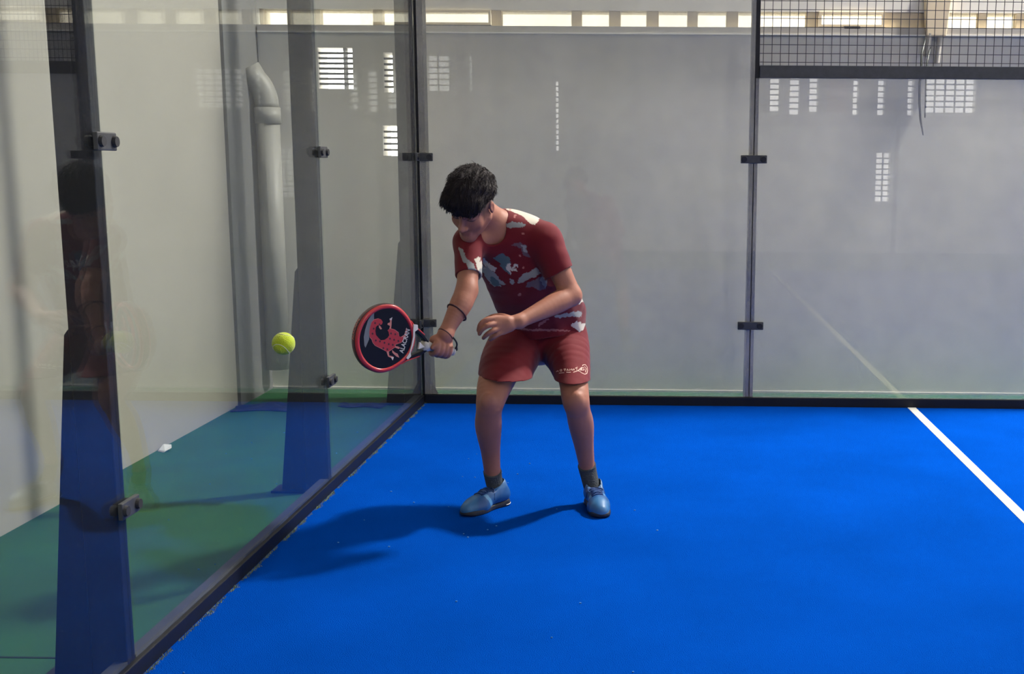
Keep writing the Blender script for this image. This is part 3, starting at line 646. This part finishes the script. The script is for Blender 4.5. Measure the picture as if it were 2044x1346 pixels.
def shirt_shape(F, X, Y, Z):
    f = wob((X, Y, Z*0.5), 22, 2)*0.0035+wob((X+Z*0.7, Y, Z*1.2), 46, 5)*0.0018
    waist = np.clip((0.93-Z)/0.15, 0, 1); f = f+waist*0.004*np.sin(60*X+35*Z+18*Y)
    F = F+f; out = F
    hem = (X-HEM[0])*HEMN[0]+(Y-HEM[1])*HEMN[1]+(Z-HEM[2])*HEMN[2]
    hem = hem-0.012*np.clip((X-1.05)/0.1, 0, 1)
    dr = nrm(RS1-RS0); r = (X-RS1[0])*dr[0]+(Y-RS1[1])*dr[1]+(Z-RS1[2])*dr[2]
    nr = np.sqrt((X-RS1[0])**2+(Y-RS1[1])**2+(Z-RS1[2])**2)-0.085; rcut = np.maximum(r, nr)
    dl = nrm(LS1-LS0+np.array([0.02, 0, 0])); l = (X-LS1[0])*dl[0]+(Y-LS1[1])*dl[1]+(Z-LS1[2])*dl[2]
    nl = np.sqrt((X-LS1[0]-0.015)**2+(Y-LS1[1])**2+(Z-LS1[2]+0.02)**2)-0.080; lcut = np.maximum(l, nl)
    rim = np.minimum(np.minimum(np.abs(r)+np.maximum(nr, 0)*5, np.abs(l)+np.maximum(nl, 0)*5), np.abs(hem))
    F = np.maximum(F, hem)
    F = np.where(nr < 0.02, np.maximum(F, np.where(nr < 0, r, r-nr*3)), F)
    F = np.where(nl < 0.02, np.maximum(F, np.where(nl < 0, l, l-nl*3)), F)
    F = np.maximum(F, -np.maximum(out+0.009, rim-0.03))          # hollow openings at sleeves and hem
    return F
S.full(shirt_shape)
cn = nrm(hd(0, -0.02, -0.06)-NECK)
S.cone(at(984, 468, -2.50), at(989, 447, -2.42), 0.044, 0.064, 0.004, None, True); S.cone(at(989, 447, -2.42), NECK+cn*0.12, 0.066, 0.075, 0.0, None, True)
me = S.mesh('shirt'); P, Nn = vdata(me); del S
bvh = BVHTree.FromPolygons([tuple(map(float, p)) for p in P], [tuple(p.vertices) for p in me.polygons])
def hit(bv, px, py, fall=-2.4):
    d = ray(px, py); h_ = bv.ray_cast(Vector(CAM), Vector(d))
    return (np.array(h_[0]), np.array(h_[1])) if h_[0] is not None else (at(px, py, fall), -d)
RED = np.array([0.14, 0.007, 0.013]); C = np.tile(RED[None], (len(P), 1))
ev = wob((P[:, 0], P[:, 1], P[:, 2]), 130, 4)*0.004+wob((P[:, 0], P[:, 1], P[:, 2]), 420, 8)*0.0022; ew = wob((P[:, 0], P[:, 1], P[:, 2]), 140, 6)*0.004+wob((P[:, 0], P[:, 1], P[:, 2]), 400, 3)*0.0022
C = blend(C, soft(wob((P[:, 0], P[:, 1], P[:, 2]), 30, 21)-0.55 < 0, 1.0)*0, RED)
WHITE, GREY, BLUEG, PINK = (0.58, 0.53, 0.45), (0.27, 0.28, 0.28), (0.08, 0.13, 0.15), (0.38, 0.14, 0.13)
def patch(col, pts, front=True):           # print: outline measured on the cloth itself, kept in the shirt's own x-z plane
    global C
    poly = [(h_[0], h_[2]) for h_ in (hit(bvh, x, y)[0] for x, y in pts)]
    m = inpoly(P[:, 0]+ev, P[:, 2]+ew, poly)
    if front: m &= (Nn[:, 1] < 0.25)
    C = blend(C, m, col)
def Z1(x, y): return (895+x*0.2080, 400+y*0.2080)     # from the enlarged view
patch(WHITE, [Z1(*q) for q in ((520, 70), (640, 60), (780, 90), (880, 180), (830, 235), (790, 225), (760, 190), (700, 150), (620, 105), (560, 90))], False)
patch(GREY, [Z1(*q) for q in ((535, 225), (600, 205), (700, 205), (740, 235), (690, 262), (580, 258))])
patch(GREY, [Z1(*q) for q in ((100, 455), (150, 470), (175, 560), (235, 610), (290, 690), (320, 710), (300, 740), (250, 715), (190, 650), (145, 590))])
patch(WHITE, [Z1(*q) for q in ((250, 570), (300, 540), (350, 570), (380, 600), (460, 650), (450, 690), (400, 680), (330, 650), (300, 690), (265, 640))])
patch(GREY, [Z1(*q) for q in ((320, 650), (400, 670), (450, 700), (480, 750), (560, 800), (540, 820), (470, 790), (520, 830), (440, 830), (390, 780), (340, 720))])
patch(BLUEG, [Z1(*q) for q in ((395, 740), (450, 750), (510, 815), (470, 835), (420, 810))])
patch(BLUEG, [Z1(*q) for q in ((430, 550), (515, 510), (580, 545), (600, 610), (560, 640), (600, 690), (590, 720), (540, 670), (490, 610))])
patch(GREY, [Z1(*q) for q in ((660, 790), (700, 720), (770, 690), (840, 650), (890, 700), (840, 740), (770, 760), (720, 790), (670, 800))])
patch(GREY, [Z1(*q) for q in ((580, 740), (630, 760), (640, 800), (600, 795))])
patch((0.13, 0.10, 0.13), [Z1(*q) for q in ((740, 840), (770, 790), (830, 770), (900, 730), (945, 780), (930, 850), (870, 870), (800, 830))])
patch(GREY, [Z1(*q) for q in ((880, 745), (915, 735), (945, 790), (930, 840), (905, 820))])
patch((0.13, 0.08, 0.10), [Z1(*q) for q in ((600, 430), (700, 410), (745, 430), (780, 550), (735, 540), (700, 470))])
patch(GREY, [Z1(*q) for q in ((690, 430), (740, 430), (765, 500), (735, 500))])
for a, b_, r in ((690, 540, 12), (728, 655, 12), (720, 325, 9), (640, 155, 14), (545, 130, 9), (590, 100, 8), (680, 905, 18)):
    patch(PINK, [Z1(a+r*math.cos(t), b_+r*math.sin(t)) for t in np.linspace(0, 6.28, 8)[:-1]])
patch(WHITE, [Z1(*q) for q in ((555, 605), (590, 600), (610, 650), (640, 610), (670, 625), (665, 645), (640, 640), (625, 665), (660, 655), (665, 685), (640, 680), (600, 668), (590, 720), (560, 640))])
patch(GREY, [Z1(*q) for q in ((1020, 1110), (1100, 1095), (1240, 1060), (1290, 1085), (1280, 1115), (1180, 1115), (1040, 1135))])
patch(WHITE, [Z1(*q) for q in ((1170, 1200), (1240, 1150), (1290, 1190), (1330, 1285), (1270, 1265))])
patch(WHITE, [Z1(*q) for q in ((1270, 960), (1320, 930), (1335, 1000), (1250, 1000))], False)
patch(WHITE, [Z1(*q) for q in ((1335, 1130), (1375, 1170), (1378, 1220), (1340, 1215))], False)
patch(PINK, [Z1(*q) for q in ((690, 1225), (920, 1230), (1170, 1240), (1170, 1252), (930, 1250), (700, 1245))])
patch(PINK, [Z1(*q) for q in ((850, 1195), (900, 1165), (960, 1135), (970, 1145), (910, 1180), (870, 1215))])
set_col(me, C); shirt = tag(link('shirt', me, 'shirt', person, smooth=True), 'red sports shirt with white and grey paint-like camouflage')

# ---- shorts
S = SDF((0.60, -2.55, 0.42), (1.32, -1.82, 0.86), 0.0034)
S.cone(at(1045, 664, -2.07), at(1115, 664, -2.06), 0.122, 0.120, 0.0)
S.cone(at(1070, 640, -2.06), at(1100, 640, -2.06), 0.120, 0.120, 0.04)
S.chain([(at(1032, 690, -2.11), 0.122), (at(1010, 740, -2.26), 0.114), (at(1007, 800, -2.38), 0.112)], 0.02)
S.chain([(at(1124, 690, -2.08), 0.112), (at(1141, 742, -2.235), 0.080), (at(1144, 800, -2.375), 0.074)], 0.02)
RH, LH = at(993, 757, -2.385), at(1143, 761, -2.31)
def shorts_shape(F, X, Y, Z):
    F = F+wob((X*1.3, Y, Z*0.5), 30, 12)*0.0035+wob((X+Z*0.5, Y, Z), 55, 14)*0.0015; out = F
    a = (RH[2]-Z)-0.02*(Y-RH[1])-0.06*(X-RH[0]); b = (LH[2]-Z)-0.02*(Y-LH[1])
    cut = np.where(X < at(1090, 730, -2.2)[0], a, b); top = Z-0.815
    F = np.maximum(np.maximum(F, cut), top)
    return np.maximum(F, -np.maximum(out+0.010, np.abs(cut)-0.035))
S.full(shorts_shape); me = S.mesh('shorts'); P, Nn = vdata(me); del S
bvs = BVHTree.FromPolygons([tuple(map(float, p)) for p in P], [tuple(p.vertices) for p in me.polygons])
shorts = tag(link('shorts', me, 'shorts', person, smooth=True), 'plain dark red sports shorts')
def strokes(name, m, bv, lines, w, parent, off=0.0012):
    b = MB()
    for ln in lines:
        pts = [hit(bv, *q) for q in ln]; pts = [(p+n*off, n) for p, n in pts]
        k0 = len(b.v)
        for i, (p, n) in enumerate(pts):
            t = pts[min(i+1, len(pts)-1)][0]-pts[max(i-1, 0)][0]; s_ = nrm(np.cross(n, t)+1e-9)*w/2
            for q in (p-s_, p+s_, p+s_-n*off*0.9, p-s_-n*off*0.9): b.v.append(tuple(q))
        for i in range(len(pts)-1):
            for j in range(4): b.f.append((k0+4*i+j, k0+4*i+(j+1) % 4, k0+4*i+4+(j+1) % 4, k0+4*i+4+j))
    return b.build(name, m, parent)
def Z3(x, y): return (1095+x*0.04458, 715+y*0.04458)
LG = [[Z3(*q) for q in ((1190, 470), (1290, 410), (1250, 500), (1300, 580), (1420, 480), (1480, 420))],
      [Z3(*q) for q in ((1240, 580), (1360, 580), (1480, 670), (1620, 730), (1710, 690), (1740, 560), (1720, 400), (1640, 300), (1540, 310), (1510, 360))],
      [Z3(*q) for q in ((1420, 560), (1500, 450), (1560, 420), (1590, 540), (1460, 545))], [Z3(*q) for q in ((1600, 380), (1680, 480), (1640, 640))],
      [Z3(*q) for q in ((520, 520), (590, 520), (590, 590), (520, 590), (520, 520))], [Z3(*q) for q in ((690, 490), (770, 490), (730, 580), (690, 490))],
      [Z3(*q) for q in ((820, 570), (850, 490), (890, 570))], [Z3(*q) for q in ((940, 570), (960, 490), (1000, 550), (1040, 480), (1060, 560))],
      [Z3(*q) for q in ((1090, 560), (1130, 480), (1160, 550))], [Z3(*q) for q in ((350, 610), (420, 570), (450, 610))],
      [Z3(*q) for q in ((470, 680), (560, 670), (700, 660))], [Z3(*q) for q in ((800, 640), (900, 650), (1000, 640))], [Z3(*q) for q in ((1110, 650), (1170, 620), (1250, 600))]]
tag(strokes('logo_print', 'logo', bvs, LG, 0.0032, shorts), 'pale looping logo and lettering')

# ---- cords on the right arm
def loop(a, b_, f, r, tilt):
    c = a*(1-f)+b_*f+np.array([0.003, -0.004, 0])*(f < 0.9); t = nrm(b_-a); u = nrm(np.cross(t, np.array([0.2, 1, 0.1]))); v = np.cross(t, u); d = tilt
    return [c+r*(math.cos(k)*u+math.sin(k)*v)+t*d*math.cos(k+0.4) for k in np.linspace(0, 2*math.pi, 33)[:-1]]
tag(MB().ring(loop(RELB, RWR, 0.50, 0.0412, 0.010), 0.0036).build('bracelet', 'cord', person, smooth=True), 'thin dark red cord around the forearm')
tag(MB().ring(loop(RELB, RWR, 1.00, 0.0290, 0.006), 0.0034).build('bracelet', 'cord', person, smooth=True), 'thin dark cord around the wrist')

# ---- socks and shoes
def shoe(heel, toe, ank, lab):
    heel = np.array([*heel, 0.0]); toe = np.array([*toe, 0.0]); T = nrm(toe-heel); Sd = np.array([-T[1], T[0], 0.0]); Ln = np.linalg.norm(toe-heel)
    Z_ = np.array([0, 0, 1.0]); fr = np.array([T, Sd, Z_])
    def q(t, s_, z): return heel+T*t*Ln/0.275+Sd*s_+Z_*z
    lo, hi = np.minimum(heel, toe)-0.08, np.maximum(heel, toe)+0.08; lo[2], hi[2] = -0.02, 0.17
    root = tag(thing('shoe'), lab); root.parent = person
    U = SDF(lo, hi, 0.0028)
    U.chain([(q(0.040, 0, 0.048), 0.036), (q(0.10, 0.002, 0.052), 0.038), (q(0.175, 0.004, 0.038), 0.039), (q(0.225, 0.004, 0.028), 0.034), (q(0.240, 0.004, 0.024), 0.032)], 0.03)
    U.cone(q(0.175, 0.012, 0.026), q(0.20, 0.010, 0.026), 0.040, 0.036, 0.02); U.cone(q(0.19, -0.012, 0.026), q(0.21, -0.008, 0.026), 0.036, 0.032, 0.02)
    U.cone(q(0.050, 0, 0.055), q(0.060, 0, 0.092), 0.040, 0.038, 0.02); U.cone(q(0.085, 0, 0.06), q(0.125, 0.0, 0.062), 0.038, 0.028, 0.02)
    a_ = np.array(ank); U.cone(q(0.062, 0, 0.080), a_+np.array([0, 0, 0.05]), 0.033, 0.034, 0.002, None, True)
    U.full(lambda F, X, Y, Z: np.maximum(np.maximum(F, 0.012-Z), Z-0.098-0.02*np.sin(((X-heel[0])*T[0]+(Y-heel[1])*T[1])*40)))
    m_ = U.mesh('upper'); P, Nn = vdata(m_); Q = (P-heel)@fr.T; Q[:, 0] *= 0.275/Ln
    C = np.tile(np.array([[0.014, 0.085, 0.26]]), (len(P), 1))
    C = blend(C, soft(0.19-Q[:, 0]+0.02*np.abs(Q[:, 1])/0.03, 0.02), (0.03, 0.145, 0.34))
    C = blend(C, soft(np.abs(Q[:, 1])-0.022, 0.006)*(Q[:, 0] > 0.08)*(Q[:, 0] < 0.18), (0.010, 0.055, 0.22))
    C = blend(C, (np.abs(Q[:, 0]-0.145-0.5*(Q[:, 2]-0.04)) < 0.010)*(np.abs(Q[:, 1]) > 0.026), (0.10, 0.30, 0.55))
    C = blend(C, soft(0.088-Q[:, 2], 0.01), (0.10, 0.22, 0.40), 0.6)
    set_col(m_, C); link('upper', m_, 'shoe', root, smooth=True)
    D = SDF(lo, hi, 0.0028)
    D.chain([(q(0.042, 0, 0.010), 0.040), (q(0.11, 0.0, 0.010), 0.036), (q(0.185, 0.004, 0.010), 0.047), (q(0.232, 0.004, 0.010), 0.040)], 0.03)
    toe_up = lambda X, Y: 0.006*np.clip((((X-heel[0])*T[0]+(Y-heel[1])*T[1])*0.275/Ln-0.22)/0.05, 0, 1)
    heel_up = lambda X, Y: 0.010*np.clip((0.10-((X-heel[0])*T[0]+(Y-heel[1])*T[1])*0.275/Ln)/0.08, 0, 1)
    D.full(lambda F, X, Y, Z: np.maximum(np.maximum(F, 0.0005+toe_up(X, Y)-Z), Z-0.022-heel_up(X, Y)))
    so = link('sole', D.mesh('sole'), 'sole', root, smooth=True)
    MB().tube([q(0.042-0.0395*math.cos(a)*1.0, 0.0395*math.sin(a), 0.008) for a in np.linspace(-1.75, 1.75, 21)], 0.0022, 8).build('heel_rim', 'sole_rim', so, smooth=True)
    bv = BVHTree.FromPolygons([tuple(map(float, p)) for p in P], [tuple(p.vertices) for p in m_.polygons])
    def top(t, s_):
        o_ = q(t, s_, 0.3); h_ = bv.ray_cast(Vector(o_), Vector((0, 0, -1))); return (np.array(h_[0]) if h_[0] is not None else q(t, s_, 0.05))+np.array([0, 0, 0.002])
    lb = MB()
    for i, t_ in enumerate((0.108, 0.124, 0.140, 0.156, 0.172)):
        for sg in (-1, 1): lb.tube([top(t_+0.008*sg*(u-0.5), -0.024+0.048*u) for u in np.linspace(0, 1, 7)], 0.0026, 6)
    for sg in (-1, 1):
        c0 = top(0.106, 0.0); lb.tube([c0+T*(-0.004)+Sd*sg*(0.034*math.sin(a))+T*(0.018*(1-math.cos(a)))*0.8+Z_*(0.006-0.016*math.sin(a/2)**2) for a in np.linspace(0, 5.6, 14)], 0.0022, 6)
        lb.tube([c0, c0+Sd*sg*0.02+Z_*0.004, c0+Sd*sg*0.038-Z_*0.012+T*0.01, c0+Sd*sg*0.042-Z_*0.035+T*0.016], 0.002, 6)
    lb.build('laces', 'lace', root, smooth=True)
    return root
shoe(RHEEL, RTOE, RANK, 'blue training shoe turned outwards'); shoe(LHEEL, LTOE, LANK, 'blue training shoe pointing to the camera')
for A_, hl, tt in ((RANK, RHEEL, RTOE), (LANK, LHEEL, LTOE)):
    K = SDF(A_-np.array([0.10, 0.10, 0.12]), A_+np.array([0.10, 0.10, 0.10]), 0.003)
    kn = RKNEE if A_ is RANK else LKNEE; up = nrm(kn-A_); low = RLOW if A_ is RANK else LLOW
    K.chain([(low, 0.035), (A_, 0.0378), (A_+up*0.06, 0.044)], 0.0); ct = A_+up*0.024
    K.full(lambda F, X, Y, Z: np.maximum(F+0.0006*np.sin(Z*600), (X-ct[0])*up[0]+(Y-ct[1])*up[1]+(Z-ct[2])*up[2]))
    link('sock', K.mesh('sock'), 'sock', person, smooth=True)

# ------------------------------------------------------------------ racket
mat('frame_red', (0.50, 0.035, 0.040), 0.28, var=0.05)
mat('frame_side', (0.055, 0.008, 0.012), 0.35)
mat('face_black', (0.005, 0.005, 0.007), 0.35, spec=0.25)
mat('print_red', (0.40, 0.022, 0.030), 0.4)
mat('print_pink', (0.55, 0.20, 0.16), 0.4)
mat('print_white', (0.62, 0.60, 0.56), 0.4)
mat('print_grey', (0.17, 0.18, 0.19), 0.3)
mat('grip_white', (0.62, 0.60, 0.56), 0.8, bump=0.2, bscale=90)
mat('strap', (0.008, 0.008, 0.012), 0.8)
racket = thing('padel_racket', 'red and black padel racket with a red scorpion print held out beside the player', 'racket')
RLEN = float(np.linalg.norm(TIP-BUTT))
def rp(t, w, n=0.0): return BUTT+RA*t+RW*w+RN*n
HCEN, HA, HB, TH = RLEN-0.124, 0.124, 0.127, 0.019        # head: centre along the axis, half length, half width, half thickness
def egg(k, a=0.0, b=0.0):                                  # head outline, drawn in towards the throat
    c, s_ = math.cos(k), math.sin(k); f = 1-0.16*max(0.0, -c)**1.5
    return HCEN+(HA+a)*c, (HB+b)*s_*f
NSEG = 96
def ringmesh(name, prof, m, parent):                       # loft of (offset outwards, n) profile round the head
    b = MB(); n = len(prof)
    for i in range(NSEG):
        k = 2*math.pi*i/NSEG
        for (o_, z) in prof: t, w = egg(k, o_, o_); b.v.append(tuple(rp(t, w, z)))
    for i in range(NSEG):
        j = (i+1) % NSEG
        for q in range(n): b.f.append((i*n+q, i*n+(q+1) % n, j*n+(q+1) % n, j*n+q))
    return b.build(name, m, parent, smooth=True)
fr = ringmesh('frame', [(-0.016, -TH+0.003), (-0.012, -TH), (-0.004, -TH+0.001), (-0.0005, -TH+0.006), (-0.0005, TH-0.006), (-0.004, TH-0.001), (-0.012, TH), (-0.016, TH-0.003)], 'frame_red', racket)
ringmesh('guard', [(-0.0004, -TH+0.007), (0.0014, -TH+0.010), (0.0014, TH-0.010), (-0.0004, TH-0.007)], 'frame_side', fr)
def disc(pts, n0, n1, name, m, parent):
    return MB().prism([rp(t, w, n0) for t, w in pts], RN*(n1-n0)).build(name, m, parent)
face = disc([egg(2*math.pi*i/NSEG, -0.0155, -0.0155) for i in range(NSEG)], -TH+0.004, TH-0.004, 'face', 'face_black', racket)
ZF = TH-0.004
def pl(px, py, n=ZF):                                      # point of the photograph on the racket's own face plane -> (t, w)
    d = ray(px, py); o_ = rp(0, 0, n); k = ((o_-CAM)@RN)/(d@RN); p = CAM+d*k-BUTT; return float(p@RA), float(p@RW)
def Z4(x, y): return pl(700+x*0.11142, 595+y*0.11144)
def decal(name, m, pts, h0=0.0, parent=None):
    return disc([Z4(*q) for q in pts], ZF+h0-0.0006, ZF+h0+0.0004, name, m, parent or face)
SCB = [(345, 700), (335, 620), (350, 520), (375, 440), (420, 390), (500, 372), (550, 392), (572, 430), (560, 470), (520, 490), (480, 490), (450, 520), (440, 590), (450, 660), (490, 710), (540, 760), (610, 750), (660, 715), (690, 670), (680, 610), (660, 580), (700, 550), (780, 570), (850, 620), (860, 680), (900, 700), (950, 700), (940, 760), (890, 800), (800, 830), (790, 880), (730, 920), (690, 950), (640, 960), (600, 930), (520, 890), (440, 850), (400, 800), (380, 740)]
decal('scorpion_outline', 'print_pink', [(x+(8 if x > 600 else -8)*0.8, y+(7 if y > 640 else -7)*0.8) for x, y in SCB])
decal('scorpion', 'print_red', SCB, 0.0004)
for q in ([(505, 490), (535, 510), (560, 555), (535, 565), (505, 530)], [(690, 560), (705, 500), (660, 480), (665, 450), (705, 440), (700, 390), (742, 345), (735, 400), (730, 480), (722, 560)],
          [(640, 950), (680, 950), (690, 1030), (760, 1050), (768, 1080), (750, 1120), (725, 1075), (670, 1050), (650, 990)], [(740, 930), (790, 975), (840, 1000), (870, 1070), (820, 1050), (770, 1005), (745, 980)],
          [(880, 710), (960, 660), (1000, 530), (1012, 600), (985, 690), (945, 760)], [(785, 860), (850, 870), (885, 890), (860, 915), (800, 890)]):
    decal('scorpion_limb', 'print_pink', q, 0.0002)
decal('scorpion_claw', 'print_white', [(690, 380), (745, 345), (730, 400)], 0.0005); decal('scorpion_claw', 'print_white', [(720, 1060), (770, 1060), (752, 1118)], 0.0005)
decal('edge_band', 'print_grey', [(418, 262), (418, 380), (370, 440), (335, 560), (330, 690), (330, 740), (265, 890), (245, 850), (235, 700), (260, 560), (310, 400), (370, 310)])
for x, y in ((435, 450), (515, 475), (410, 550), (390, 640), (448, 762), (522, 778), (603, 803), (680, 828), (752, 840), (583, 900), (655, 920), (720, 635), (797, 650), (703, 730), (776, 750), (852, 772)):
    disc([Z4(x+17*math.cos(a), y+20*math.sin(a)) for a in np.linspace(0, 6.28, 9)[:-1]], ZF+0.0002, ZF+0.0009, 'hole', 'frame_side', face)
def text_mesh(name, body_, size, origin, ex, ey, n, m, parent, bold=0.0):
    cu = bpy.data.curves.new(name, 'FONT'); cu.body = body_; cu.size = size; cu.align_x = 'CENTER'; cu.align_y = 'CENTER'; cu.extrude = 0.0004; cu.offset = bold
    tmp = bpy.data.objects.new(name, cu); COL.objects.link(tmp); dg = bpy.context.evaluated_depsgraph_get(); dg.update()
    me_ = bpy.data.meshes.new_from_object(tmp.evaluated_get(dg)); bpy.data.objects.remove(tmp, do_unlink=True)
    me_.materials.clear(); T_ = Matrix((Vector(ex), Vector(ey), Vector(n))).transposed().to_4x4(); T_.translation = Vector(origin); me_.transform(T_)
    return link(name, me_, m, parent)
c0, c1 = np.array(Z4(925, 985)), np.array(Z4(1050, 560)); cm = (c0+c1)/2; ln = np.linalg.norm(c1-c0)
ex = nrm(RA*(c1-c0)[0]+RW*(c1-c0)[1]); ey = np.cross(RN, ex); nn = RN
tx = text_mesh('lettering', 'ALACRAN', 0.026, rp(cm[0]+0.004, cm[1], ZF+0.0005), ex, ey, nn, 'print_white', face, 0.0004)
xs_ = [v.co.dot(Vector(ex)) for v in tx.data.vertices]; k_ = ln/(max(xs_)-min(xs_)); o_ = Vector(rp(cm[0]+0.004, cm[1], ZF+0.0005))
for v in tx.data.vertices: d_ = v.co-o_; v.co = o_+d_+Vector(ex)*(d_.dot(Vector(ex))*(k_-1))
# rim lettering on the outer guard at the tip
xt = text_mesh('rim_lettering', 'ALACRAN', 0.017, rp(HCEN+HA, 0.012, 0.0), RW, np.cross(RA, RW), RA, 'print_pink', fr)
for v in xt.data.vertices:                                 # wrapped round the guard
    d_ = np.array(v.co)-BUTT; w_ = float(d_@RW); k_ = math.asin(max(-0.99, min(0.99, w_/(HB+0.002)))); t_, w2 = egg(k_, 0.0019, 0.0019)
    v.co = Vector(rp(t_+float(d_@RA)-(HCEN+HA), w2, float(d_@RN)))
# throat: white bridge, open black heart, two arms
br = [(1120, 470), (1190, 480), (1195, 560), (1140, 600), (1135, 700), (1105, 850), (1060, 970), (1070, 1040), (1015, 1100), (985, 1070), (1040, 980), (1080, 840), (1105, 700), (1110, 560)]
disc([Z4(*q) for q in br], TH-0.006, TH+0.0012, 'bridge', 'print_white', racket)
T0 = 0.122
for sg in (-1, 1):
    b = MB(); pr = [(HCEN-0.088, 0.074*sg, 0.007), (HCEN-0.105, 0.060*sg, 0.007), (T0+0.026, 0.032*sg, 0.008), (T0, 0.011*sg, 0.008)]
    for i, (t, w, hw) in enumerate(pr):
        for dw, dn in ((-hw, -0.013), (hw, -0.013), (hw, 0.013), (-hw, 0.013)): b.v.append(tuple(rp(t, w+dw, dn)))
        if i:
            for j in range(4): b.f.append(((i-1)*4+j, (i-1)*4+(j+1) % 4, i*4+(j+1) % 4, i*4+j))
    b.f += [(0, 1, 2, 3), (12, 13, 14, 15)]; th = b.build('throat_arm', 'face_black', racket, bevel=0.003)
    e = MB(); e.tube([rp(t, w+sg*(hw+0.001), 0.011) for t, w, hw in pr[:3]], 0.0026, 6).build('arm_edge', 'frame_red', th)
MB().prism([rp(T0+0.040, 0.010, 0.006), rp(T0+0.040, -0.016, 0.006), rp(T0+0.014, -0.004, 0.006)], RN*0.008).build('throat_badge', 'print_white', racket)
MB().tube([rp(T0+0.016, 0, 0), rp(T0-0.012, 0, 0), rp(T0-0.02, 0, 0)], [0.022, 0.0185, 0.0165], 20).build('collar', 'grip_white', racket, smooth=True)
gp = MB().tube([rp(t, 0, 0) for t in np.linspace(0.004, T0-0.016, 40)], [0.0155+0.0007*((i//3) % 2) for i in range(40)], 18).build('grip', 'grip_white', racket, smooth=True)
MB().tube([rp(0.006, 0, 0), rp(0.0, 0, 0), rp(-0.004, 0, 0)], [0.0168, 0.0178, 0.015], 18).build('butt_cap', 'grip_white', racket, smooth=True)
st = MB(); p0 = rp(-0.004, 0.004, 0.004); p3 = RWR+np.array([0.024, -0.006, -0.004])
st.tube([p0+(p3-p0)*u+np.array([0.016, -0.008, 0.0])*math.sin(u*3.14) for u in np.linspace(0, 1, 10)], 0.0032, 8)
st = st.build('wrist_strap', 'strap', racket, smooth=True)
bm_ = MB(); bm_.tube([rp(-0.006, 0.010, 0.006)+np.array([0, 0, z]) for z in (-0.008, -0.006, 0, 0.006, 0.008)], [0.003, 0.007, 0.0085, 0.007, 0.003], 12); bm_.build('strap_toggle', 'strap', st, smooth=True)

# ------------------------------------------------------------------ ball
mat('ball_felt', (0.50, 0.62, 0.012), 0.95, bump=0.5, bscale=300, sheen=0.3, var=0.05, vscale=60)
mat('ball_seam', (0.75, 0.76, 0.55), 0.8)
ball = thing('padel_ball', 'bright yellow-green ball in the air in front of the racket', 'ball'); BC = at(566, 686, -3.4); BR = 0.0365
bb = MB(); n1, n2 = 24, 32
for i in range(n1+1):
    a = math.pi*i/n1
    for j in range(n2): k = 2*math.pi*j/n2; bb.v.append((BC[0]+BR*math.sin(a)*math.cos(k), BC[1]+BR*math.sin(a)*math.sin(k), BC[2]+BR*math.cos(a)))
for i in range(n1):
    for j in range(n2): bb.f.append((i*n2+j, i*n2+(j+1) % n2, (i+1)*n2+(j+1) % n2, (i+1)*n2+j))
bo = bb.build('felt', 'ball_felt', ball, smooth=True)
sm = []
for i in range(72):
    k = 2*math.pi*i/72; v = np.array([0.75*math.cos(k)+0.25*math.cos(3*k), 0.75*math.sin(k)-0.25*math.sin(3*k), 0.866*math.sin(2*k)]); v = v/np.linalg.norm(v)
    R_ = Matrix.Rotation(1.0, 3, 'X') @ Matrix.Rotation(0.6, 3, 'Z'); sm.append(BC+np.array(R_ @ Vector(v))*(BR-0.0002))
MB().ring(sm, 0.0012, 6).build('seam', 'ball_seam', bo, smooth=True)
